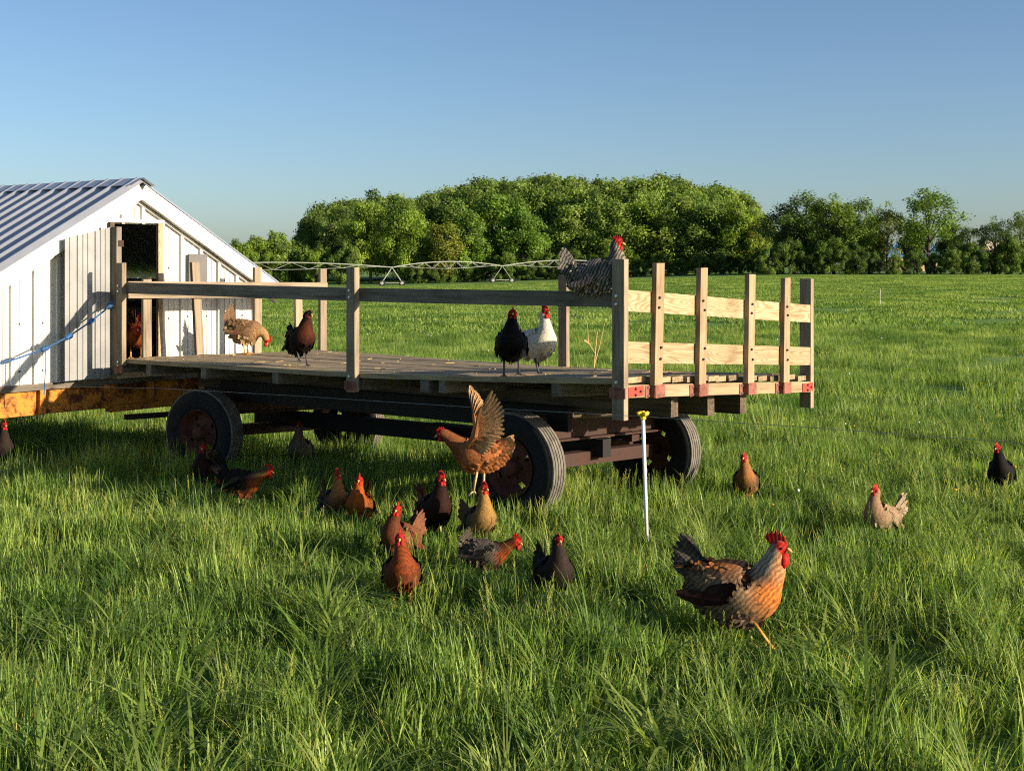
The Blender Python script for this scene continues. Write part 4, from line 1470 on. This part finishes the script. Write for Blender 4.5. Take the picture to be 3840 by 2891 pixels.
for i, (dx, dt) in enumerate([(1660, 530), (1705, 505), (1750, 520), (1795, 500), (1845, 515), (1885, 535), (1930, 545), (1975, 528), (2020, 540), (2060, 530), (2100, 515), (2135, 538), (2180, 505), (2222, 515)]):
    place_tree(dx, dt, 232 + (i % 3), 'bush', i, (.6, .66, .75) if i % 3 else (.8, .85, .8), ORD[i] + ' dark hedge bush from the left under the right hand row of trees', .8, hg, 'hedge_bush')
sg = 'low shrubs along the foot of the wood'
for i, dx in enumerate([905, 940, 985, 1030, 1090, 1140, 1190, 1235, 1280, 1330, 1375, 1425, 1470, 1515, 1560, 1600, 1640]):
    place_tree(dx, 556 - (i * 11) % 26, 258 + (i % 4), 'bush', i, (.75, .8, .8), ORD[i] + ' low shade-toned shrub from the left along the foot of the wood', 1.0, sg, 'shrub')  # dim tone puts the wood's inner shade into the leaf colour

# canopy mass of the wood and the far wood on the horizon: points instancing the same trees
protos = bpy.data.collections.new('tree_prototypes')
rr0 = random.Random(8)
for kind, vs_, tone in (('round', TREES['round'], (.85, .92, .85)), ('tall', TREES['tall'], (1.02, 1.05, .85)), ('round', TREES['round'][:2], (1.12, 1.1, .85)), ('tall', TREES['tall'], (.72, .80, .85))):
    for tmesh, cmesh in vs_:
        j = bpy.data.objects.new('canopy_tree', cmesh)
        kk = rr0.uniform(.75, 1.25)
        j.color = (tone[0] * kk * rr0.uniform(.9, 1.15), tone[1] * kk, tone[2] * kk, 1)
        protos.objects.link(j)


def instancer(name, pts, rots, scl, idx, coll, label, kind='stuff'):
    me = bpy.data.meshes.new(name)
    me.from_pydata([tuple(p) for p in pts], [], [])
    n = len(pts)
    a = me.attributes.new('rot', 'FLOAT_VECTOR', 'POINT')
    a.data.foreach_set('vector', np.array(rots, dtype=np.float32).ravel())
    a = me.attributes.new('scl', 'FLOAT_VECTOR', 'POINT')
    a.data.foreach_set('vector', np.array(scl, dtype=np.float32).ravel())
    a = me.attributes.new('idx', 'INT', 'POINT')
    a.data.foreach_set('value', np.array(idx, dtype=np.int32))
    o = bpy.data.objects.new(name, me)
    col.objects.link(o)
    ng = bpy.data.node_groups.new(name, 'GeometryNodeTree')
    ng.interface.new_socket('Geometry', in_out='INPUT', socket_type='NodeSocketGeometry')
    ng.interface.new_socket('Geometry', in_out='OUTPUT', socket_type='NodeSocketGeometry')
    N = ng.nodes
    gi, go = N.new('NodeGroupInput'), N.new('NodeGroupOutput')
    ci = N.new('GeometryNodeCollectionInfo')
    ci.inputs['Collection'].default_value = coll
    ci.inputs['Separate Children'].default_value = True
    ci.inputs['Reset Children'].default_value = True
    ip = N.new('GeometryNodeInstanceOnPoints')
    ip.inputs['Pick Instance'].default_value = True

    def na(nm, typ):
        x = N.new('GeometryNodeInputNamedAttribute')
        x.data_type = typ
        x.inputs['Name'].default_value = nm
        return next(s for s in x.outputs if s.enabled and s.name == 'Attribute')
    Lk = ng.links.new
    Lk(gi.outputs[0], ip.inputs['Points'])
    Lk(ci.outputs[0], ip.inputs['Instance'])
    Lk(na('idx', 'INT'), ip.inputs['Instance Index'])
    Lk(na('rot', 'FLOAT_VECTOR'), ip.inputs['Rotation'])
    Lk(na('scl', 'FLOAT_VECTOR'), ip.inputs['Scale'])
    Lk(ip.outputs[0], go.inputs[0])
    md = o.modifiers.new('scatter', 'NODES')
    md.node_group = ng
    tag(o, label, None, None, kind)
    return o


topx = [600, 650, 690, 760, 850, 900, 990, 1080, 1200, 1300, 1400, 1500, 1560, 1600, 1640, 1660]
topy = [560, 478, 442, 412, 404, 402, 386, 374, 374, 380, 372, 382, 392, 410, 440, 470]
pts, rots, scl, idx = [], [], [], []
rr = random.Random(5)
for row, (Y, dh) in enumerate(((300, 22), (318, 8), (338, 0), (360, 0))):
    dx = 655 + row * 9
    while dx < 1650:
        tpd = np.interp(dx, topx, topy) + dh + rr.uniform(-8, 18)
        Yj = Y + rr.uniform(-6, 6)
        x = (dx * KD - CX) / F * Yj
        z0 = ground(x, Yj)
        h = CAMZ - (tpd * KD - YH) / F * Yj - z0
        if h > 6:
            w = h * rr.uniform(.9, 1.25)
            pts.append((x, Yj, z0)); rots.append((0, 0, rr.uniform(0, 6.28))); scl.append((w, w, h)); idx.append(rr.randint(0, 8))
        dx += rr.uniform(26, 44)
instancer('woodland', pts, rots, scl, idx, protos, 'dense green wood closing the far side of the meadow')
pts, rots, scl, idx = [], [], [], []
for i in range(150):
    Y = rr.uniform(620, 760)
    x = rr.uniform(-330, 360)
    z0 = ground(x, Y)
    h = rr.uniform(7, 12)
    pts.append((x, Y, z0 - 1)); rots.append((0, 0, rr.uniform(0, 6.28))); scl.append((h * 1.5, h * 1.5, h)); idx.append(rr.randint(0, 8))
instancer('distant_woodland', pts, rots, scl, idx, protos, 'low distant wood on the horizon')

# ------------------------------------------------------------------ far buildings behind the right hand trees
M['blue_roof'] = plain('blue_roof_paint', srgb(84, 132, 168), 0.6)
M['tan_wall'] = plain('tan_wall_paint', srgb(206, 176, 132), 0.8)
M['cream_wall'] = plain('cream_wall_paint', srgb(214, 200, 176), 0.8)


def shed(dx0, dx1, Y, eave_d, ridge_d, wall, roof, label, name, depth=10):
    x0, x1 = [(d * KD - CX) / F * Y for d in (dx0, dx1)]
    ze, zr = [CAMZ - (d * KD - YH) / F * Y for d in (eave_d, ridge_d)]
    z0 = ground((x0 + x1) / 2, Y) - .2
    e = empty(name, ((x0 + x1) / 2, Y, z0))
    tag(e, label, 'building')
    m = MB()
    xm = (x0 + x1) / 2
    m.board((x0, Y + depth / 2, (z0 + ze) / 2), (x1, Y + depth / 2, (z0 + ze) / 2), UP * ((ze - z0) / 2), Vector((0, depth / 2, 0)))
    m.build('wall', wall, e)
    m = MB()
    o = .5
    m.add([(x0 - o, Y - o, ze), (x1 + o, Y - o, ze), (x1 + o, Y + depth / 2, zr), (x0 - o, Y + depth / 2, zr), (x1 + o, Y + depth + o, ze), (x0 - o, Y + depth + o, ze),
           (x0 - o, Y - o, ze + .2), (x1 + o, Y - o, ze + .2), (x1 + o, Y + depth / 2, zr + .2), (x0 - o, Y + depth / 2, zr + .2), (x1 + o, Y + depth + o, ze + .2), (x0 - o, Y + depth + o, ze + .2)],
          [(0, 3, 2, 1), (3, 5, 4, 2), (6, 7, 8, 9), (9, 8, 10, 11), (0, 1, 7, 6), (5, 11, 10, 4), (1, 2, 8, 7), (2, 4, 10, 8), (0, 6, 9, 3), (3, 9, 11, 5)])
    m.build('roof', roof, e)
    for k in range(3):
        xx = lerp(x0, x1, (k + .5) / 3)
        m = MB()
        m.board((xx, Y - .04, z0 + .2), (xx, Y - .04, lerp(z0, ze, .75)), Vector((1.2, 0, 0)), Vector((0, .05, 0)))
        m.build('door', M['dark_inside'], e)


shed(1912, 2030, 300, 556, 528, M['tan_wall'], M['blue_roof'], 'long tan farm shed with blue roof half hidden behind the right hand trees', 'farm_shed')
shed(2140, 2166, 280, 540, 522, M['cream_wall'], M['cream_wall'], 'small cream hut glimpsed between the dark trees at far right', 'hut', 6)

# ------------------------------------------------------------------ irrigation pivot
piv = empty('irrigation_pivot', S(1458, 1073, 236))
tag(piv, 'long centre pivot irrigation boom on wheeled towers crossing in front of the wood', 'irrigation boom')
J = [S(560, 1006, 222), S(1470, 1003, 234), S(1884, 998, 242), S(2330, 992, 250)]
for i in range(3):
    a, b = J[i], J[i + 1]
    n = 14
    pts = []
    for k in range(n + 1):
        t = k / n
        pts.append(a.lerp(b, t) + UP * (0.95 * 4 * t * (1 - t)))
    m = MB()
    m.tube(pts, 0.10, 6)
    m.build('pipe', M['pivot'], piv)
    dr = (b - a).normalized()
    sd = Vector((-dr.y, dr.x, 0))
    low = [a.lerp(b, k / n) + UP * (0.95 * 4 * (k / n) * (1 - k / n) - 1.3 * math.sin(math.pi * min(1, max(0, (k / n - .04) / .92)))) for k in range(n + 1)]
    for s in (-1, 1):
        m = MB()
        m.tube([q + sd * s * .7 for q in low], 0.03, 5)
        m.build('truss_rod', M['pivot'], piv)
        for k in range(0, n, 2):
            m = MB()
            m.tube([pts[k], low[k + 1] + sd * s * .7], 0.03, 5)
            m.tube([low[k + 1] + sd * s * .7, pts[k + 2] if k + 2 <= n else pts[n]], 0.03, 5)
            m.build('truss_brace', M['pivot'], piv)
for i, (sx, sy, Y) in enumerate(((1458, 1073, 234), (1884, 1062, 242))):
    top = J[1 + i]
    tw = empty('tower', Vector((top.x, top.y, top.z - 4)))
    gz = top.z - (sy - (1003 if i == 0 else 998)) * Y / F
    ax = Vector((.93, .36, 0))
    for s in (-1, 1):
        wc = Vector((top.x, top.y, gz + .55)) + ax * (s * 1.9)
        for q in (-1, 1):
            m = MB()
            m.tube([top + Vector((0, q * .5, 0)), wc + Vector((0, q * .25, .1))], 0.045, 5)
            m.build('strut', M['pivot'], tw)
        m = MB()
        vs_, fs_ = revolve([(-.16, .0), (-.16, .3), (-.19, .42), (-.16, .58), (0, .62), (.16, .58), (.19, .42), (.16, .3), (.16, 0)], 18)
        Tm = Matrix.Translation(wc) @ Matrix.Rotation(R(8), 4, 'Z')
        m.add([Tm @ Vector(v) for v in vs_], fs_)
        m.build('wheel', M['rubber'], tw)
        m = MB()
        vs_, fs_ = revolve([(-.2, .0), (-.2, .3)], 14)
        m.add([Tm @ Vector(v) for v in vs_], fs_)
        m.build('hub', M['pivot'], tw)
    m = MB()
    b0, b1 = [Vector((top.x, top.y, gz + .6)) + ax * (s * 1.9) for s in (-1, 1)]
    m.tube([b0, b1], .06, 6)
    m.build('base_beam', M['pivot'], tw)
    set_parent(tw, piv)

# ------------------------------------------------------------------ distant step-in posts
M['post_white'] = plain('weathered_white_plastic', (0.7, 0.7, 0.6), 0.6)
for dx, d0, d1, lab in ((1901, 625, 662, 'thin white fence post in the meadow, nearest one right of the wagon'),
                        (1955, 612, 632, 'thin white fence post standing behind the nearest far post'),
                        (2014, 606, 618, 'tiny white fence post far off toward the right hand trees'),
                        (1512, 606, 622, 'tiny white fence post seen between the second and third end stakes'),
                        (1577, 606, 617, 'tiny far white fence post seen left of the fourth end stake'),
                        (1180, 612, 626, 'tiny white fence post between the irrigation tower and far corner post'),
                        (1232, 606, 622, 'thin pale fence post in the field just below the perched hen'),
                        (1245, 604, 621, 'thin pale fence post right beside another one below the perched hen'),
                        (950, 610, 620, 'tiny white fence post left of the second irrigation tower'),
                        (1742, 604, 613, 'tiny white fence post just right of the wagon corner post')):
    hgt = 1.0
    Y = hgt * F / ((d1 - d0) * KD)
    x = (dx * KD - CX) / F * Y
    z = CAMZ - (d1 * KD - YH) / F * Y
    zg = ground(x, Y)
    m = MB()
    wd = max(.012, .00024 * Y)
    m.tube([(x, Y, zg - .05), (x, Y, z + hgt)], [wd, wd], 6)
    m.tube([(x, Y, z + hgt), (x, Y, z + hgt + .03)], [wd * 1.5, wd * .5], 6)
    tag(m.build('fence_post', M['post_white']), lab, 'fence post', 'far white fence posts in the meadow')

# dry weed by the far wagon post
wb = wp(2.28, WW + .22, 0)
wb.z = ground(wb.x, wb.y)
weed = MB()
pts = [wb, wb + Vector((.03, 0, .5)), wb + Vector((.02, 0, 1.0)), wb + Vector((.05, 0, 1.32))]
weed.tube(pts, [.007, .007, .006, .004], 5)
weed.tube([pts[2], pts[2] + Vector((.05, 0, .18)), pts[2] + Vector((.10, 0, .40))], [.005, .004, .002], 5)
weed.tube([pts[2] + Vector((.01, 0, .12)), pts[2] + Vector((-.05, 0, .22)), pts[2] + Vector((-.06, 0, .40))], [.004, .004, .002], 5)
weed.tube([pts[2] + Vector((-.03, 0, .2)), pts[2] + Vector((-.09, 0, .24))], [.004, .012], 5)
M['straw'] = plain('dry_straw', srgb(196, 166, 108), 0.8)
tag(weed.build('dry_weed', M['straw']), 'dry forked weed stalk beside the far side wagon post', 'weed')

# straw scraps on the deck
st = MB()
for _ in range(150):
    l, w = random.uniform(.1, 5.6), random.uniform(.05, 2.3)
    if random.random() < .4:
        l = random.uniform(0, 1.2)
    p = wp(l, w, zd(l, w) + .007)
    a = random.uniform(0, 6.28)
    d = Vector((math.cos(a), math.sin(a), 0)) * random.uniform(.01, .05)
    st.tube([p - d, p + d + UP * random.uniform(0, .006)], random.uniform(.0015, .004), 4)
so = st.build('straw_scraps', M['straw'])
tag(so, 'loose straw scraps scattered over the wagon deck', None, None, 'stuff')

# ------------------------------------------------------------------ grass


def blade(mb, base, ang, L, wd, lean, droop, tone, seg=3, tip=1.0):
    d = Vector((math.cos(ang), math.sin(ang), 0))
    sdv = Vector((-d.y, d.x, 0))
    vs, fs, cs = [], [], []
    p = Vector(base)
    th = lean
    for i in range(seg + 1):
        t = i / seg
        wv = wd * (1 - t) ** 0.6 * (0.65 + 0.5 * min(1, 3 * t)) if i < seg else 0
        k = tone
        c = (k * 1.0, k, k * 1.0)
        if i < seg:
            vs += [p + sdv * wv / 2, p - sdv * wv / 2]
            cs += [c, c]
        else:
            vs.append(p.copy()); cs.append(c)
        step = L / seg
        p = p + (d * math.sin(th) + UP * math.cos(th)) * step
        th += droop / seg
    for i in range(seg - 1):
        a = i * 2
        fs.append((a, a + 1, a + 3, a + 2))
    a = (seg - 1) * 2
    fs.append((a, a + 1, a + 2))
    mb.add(vs, fs, c=cs)


def proto(coll, mb, mat=None):
    o = bpy.data.objects.new('grass_tuft', mb.mesh('grass_tuft', mat or M['grass']))
    coll.objects.link(o)
    return o


gp = bpy.data.collections.new('grass_prototypes')
gr = random.Random(3)
NT_ = 8
for v in range(NT_):          # 0..7 ordinary tufts
    mb = MB()
    comm = gr.uniform(0, 6.28)
    for i in range(44):
        a = gr.uniform(0, 6.28)
        r = .15 * math.sqrt(gr.random())
        an = comm + gr.gauss(0, 1.2)
        blade(mb, (r * math.cos(a), r * math.sin(a), -.01), an, gr.uniform(.07, .20), gr.uniform(.0062, .0115), gr.uniform(.02, .42), gr.uniform(.1, 1.0), gr.uniform(.5, 1.6), 3)
    for i in range(5):        # dry blades
        a = gr.uniform(0, 6.28)
        blade(mb, (.1 * math.cos(a), .1 * math.sin(a), 0), a, gr.uniform(.08, .2), .004, gr.uniform(.3, 1.0), gr.uniform(.2, .8), 1.0, 3)
        mb.c[-7:] = [(2.3, 1.45, 1.6)] * 7
    proto(gp, mb)
for v in range(4):            # 8..11 arching broad clumps
    mb = MB()
    for i in range(40):
        an = gr.uniform(0, 6.28)
        r = .07 * math.sqrt(gr.random())
        blade(mb, (r * math.cos(an), r * math.sin(an), -.01), an + gr.gauss(0, .4), gr.uniform(.26, .50), gr.uniform(.006, .010), gr.uniform(.05, .45), gr.uniform(.7, 2.1), gr.uniform(.75, 1.15), 6)
    proto(gp, mb)
for v in range(3):            # 12..14 seed stems
    mb = MB()
    for i in range(7):
        an = gr.uniform(0, 6.28)
        r = .15 * math.sqrt(gr.random())
        L = gr.uniform(.20, .34)
        b = Vector((r * math.cos(an), r * math.sin(an), 0))
        d = Vector((math.cos(an), math.sin(an), 0)) * gr.uniform(.02, .10)
        e = b + UP * L + d
        mb.tube([b, b.lerp(e, .5) - d * .15, e], [.0016, .0014, .001], 4, False, (1.25, 1.15, 1.0))
        for k in range(14):
            t = k / 13
            q = e - (e - b).normalized() * (.09 * t)
            a2 = gr.uniform(0, 6.28)
            blade(mb, q, a2, .016 + .014 * t, .004, .5, .3, 1.25, 2)
            mb.c[-5:] = [(1.7, 1.3, 1.5)] * 5
    proto(gp, mb)
for v in range(2):            # 15..16 low leafy clover
    mb = MB()
    for i in range(46):
        a = gr.uniform(0, 6.28)
        r = .16 * math.sqrt(gr.random())
        p = Vector((r * math.cos(a), r * math.sin(a), gr.uniform(.03, .11)))
        for k in range(3):
            an = a + k * 2.09
            d = Vector((math.cos(an), math.sin(an), gr.uniform(-.2, .4)))
            s = Vector((-math.sin(an), math.cos(an), 0))
            mb.add([p, p + d * .012 + s * .008, p + d * .022, p + d * .012 - s * .008], [(0, 1, 2, 3)], c=(.8, .95, .9))
    proto(gp, mb)
for v in range(4):            # 17..20 coarse patches for the middle distance
    mb = MB()
    for i in range(230):
        x, y = gr.uniform(-.5, .5), gr.uniform(-.5, .5)
        k = mnoise.noise(Vector((x * 3 + v * 9, y * 3, 1)))
        blade(mb, (x, y, -.01), gr.uniform(0, 6.28), gr.uniform(.10, .22) * (1 + .6 * k), gr.uniform(.010, .018), gr.uniform(.05, .5), gr.uniform(.2, 1.0), gr.uniform(.7, 1.3), 2)
    proto(gp, mb)
for v in range(3):            # 21..23 very coarse patches far away
    mb = MB()
    for i in range(260):
        x, y = gr.uniform(-1.5, 1.5), gr.uniform(-1.5, 1.5)
        blade(mb, (x, y, -.02), gr.uniform(0, 6.28), gr.uniform(.10, .26), gr.uniform(.04, .08), gr.uniform(.1, .6), gr.uniform(.2, 1.0), gr.uniform(.7, 1.3), 2)
    proto(gp, mb)


for v in range(3):            # 24..26 broad arching blades
    mb = MB()
    for i in range(26):
        an = gr.uniform(0, 6.28)
        r = .06 * math.sqrt(gr.random())
        blade(mb, (r * math.cos(an), r * math.sin(an), -.01), an + gr.gauss(0, .4), gr.uniform(.22, .46), gr.uniform(.010, .017), gr.uniform(.05, .5), gr.uniform(.7, 2.3), gr.uniform(.7, 1.15), 7)
    proto(gp, mb)


def fn(x, y, s, o=0.0):
    return mnoise.noise(Vector((x * s + o, y * s - o, o * 1.7)))


wheels_xy = []
for l, w in AX:
    for s in (0, 1):
        q = wp(l, w + s * TR, 0)
        wheels_xy.append((q.x, q.y))


def in_view(x, y, pad=.6):
    return abs(x) < .41 * y + pad


def scatter(name, label, y0, y1, dens, pick, pad=.6):
    pts, rots, scl, idx = [], [], [], []
    area = 0
    n = int(dens * (y1 - y0) * (2 * (.41 * y1 + pad)))
    for _ in range(n):
        y = gr.uniform(y0, y1)
        x = gr.uniform(-1, 1) * (.41 * y1 + pad)
        if not in_view(x, y, pad):
            continue
        skip = False
        for wx, wy in wheels_xy:
            if (x - wx) ** 2 + (y - wy) ** 2 < .20 ** 2:
                skip = True
        if skip:
            continue
        r = pick(x, y)
        if r is None:
            continue
        i, s, sz, tilt, ta_ = r
        pts.append((x, y, ground(x, y)))
        rots.append((tilt * math.sin(ta_), tilt * math.cos(ta_), gr.uniform(0, 6.28)))
        scl.append((s, s, sz))
        idx.append(i)
    print('SCATTER', name, len(pts))
    return instancer(name, pts, rots, scl, idx, gp, label)


def height(x, y):
    h = 0.96 + .55 * fn(x, y, .8, 4) + .95 * fn(x, y, 2.6, 9)
    q = Vector((x, y, 0)) - Vector((O0.x, O0.y, 0))
    l_, w_ = q.dot(LD), q.dot(WD)
    if -.2 < l_ < 8 and .1 < w_ < 2.6:
        h *= 1.35
    if -5.6 < x < -2.7 and 11.0 < y < 12.9:
        h *= 1.5 + .5 * fn(x, y, 1.5, 13)
    return max(.30, min(2.0, h))


def trampled(x, y):
    k = 1.0
    for hx, hy in HENS:
        dx, dy = x - hx, y - hy
        if abs(dx) < .4 and -.75 < dy < .3:
            q = (dx / .28) ** 2 + ((dy + .2) / .42) ** 2
            k = min(k, lerp(.92, 1.0, sm(.5, 1.2, q)))
    return k


def pick_near(x, y):
    tr_ = trampled(x, y)
    h = height(x, y) * tr_
    k = gr.random()
    c = fn(x, y, 1.1, 21)
    if fn(x, y, 1.9, 31) > .24 and k < .72:
        return None
    ta_ = fn(x, y, .5, 50) * 6
    tilt = .22 * abs(fn(x, y, .9, 60)) + .05
    if tr_ > .95 and k < .05 + .06 * (c > .2):
        return gr.randint(8, 11), gr.uniform(.7, 1.1), gr.uniform(.65, 1.0), tilt, ta_
    if k < .10 and tr_ > .95:
        return gr.randint(12, 14), 1.0, gr.uniform(.7, 1.15), .05, 0
    if k < .16 and c < 0:
        return gr.randint(15, 16), 1.0, 1.0, 0, 0
    return gr.randint(0, 7), gr.uniform(.85, 1.15), h * gr.uniform(.85, 1.15), tilt, ta_


scatter('meadow_grass', 'long green grass of the meadow in the foreground', 3.0, 9.0, 85, pick_near)
# broad bladed coarse clumps close to the camera
cp_pts, cp_rot, cp_scl, cp_idx = [], [], [], []
for _ in range(46):
    y = gr.uniform(3.6, 6.3)
    x = gr.uniform(-.4, -.12) * y if gr.random() < .55 else gr.uniform(.02, .38) * y
    if trampled(x, y) < .97:
        continue
    cp_pts.append((x, y, ground(x, y)))
    cp_rot.append((gr.uniform(-.1, .1), gr.uniform(-.1, .1), gr.uniform(0, 6.28)))
    k = gr.uniform(.85, 1.25)
    cp_scl.append((k, k, k * gr.uniform(.8, 1.0)))
    cp_idx.append(gr.randint(24, 26))
instancer('coarse_grass', cp_pts, cp_rot, cp_scl, cp_idx, gp, 'broad arching grass blades in the nearest foreground')
scatter('meadow_grass', 'long green grass around and behind the wagon', 9.0, 17.0, 62, pick_near)


def pick_mid(x, y):
    h = height(x, y)
    if gr.random() < .06:
        return gr.randint(8, 11), 1.2, gr.uniform(.7, 1.0), 0, 0
    return gr.randint(17, 20), gr.uniform(.85, 1.1), h * gr.uniform(.9, 1.25), 0, 0


def pick_far(x, y):
    h = .9 + .5 * fn(x, y, .12, 4) + .3 * fn(x, y, .5, 9)
    return gr.randint(21, 23), gr.uniform(.9, 1.1), max(.5, h), 0, 0


scatter('meadow_grass', 'green grass of the open field behind the wagon', 14.5, 48, 2.4, pick_mid, 1.5)
scatter('meadow_grass', 'far green grass of the field stretching to the trees', 47, 215, .24, pick_far, 3)

# dandelions
M['dandelion'] = plain('dandelion_yellow', srgb(240, 196, 40), 0.6)
M['seedhead'] = plain('seedhead_white', (0.75, 0.75, 0.70), 0.9)
fl, sh_ = MB(), MB()
for _ in range(520):
    y = gr.uniform(9.5, 75) if gr.random() < .85 else gr.uniform(5, 9.5)
    x = gr.uniform(-.4, .42) * y
    if fn(x, y, .25, 77) < -.02 or (y < 12 and x < 1.5):
        continue
    z = ground(x, y)
    hh = gr.uniform(.14, .27)
    r = gr.uniform(.013, .02) * (1 if y < 25 else 1.4)
    tgt = sh_ if gr.random() < .4 else fl
    if tgt is sh_ and gr.random() < .6:
        continue
    if tgt is sh_:
        r *= .75
    if tgt is fl:
        tgt.tube([(x, y, z + hh), (x, y, z + hh + .008), (x, y, z + hh + .012)], [r * .5, r, r * .5], 8)
    else:
        tgt.tube([(x, y, z + hh - r), (x, y, z + hh - r * .6), (x, y, z + hh), (x, y, z + hh + r * .6), (x, y, z + hh + r)], [r * .2, r * .8, r, r * .8, r * .2], 8)
tag(fl.build('dandelion_flowers', M['dandelion']), 'yellow dandelion flowers dotted over the meadow', None, None, 'stuff')
tag(sh_.build('dandelion_seedheads', M['seedhead']), 'white dandelion seed heads dotted over the meadow', None, None, 'stuff')
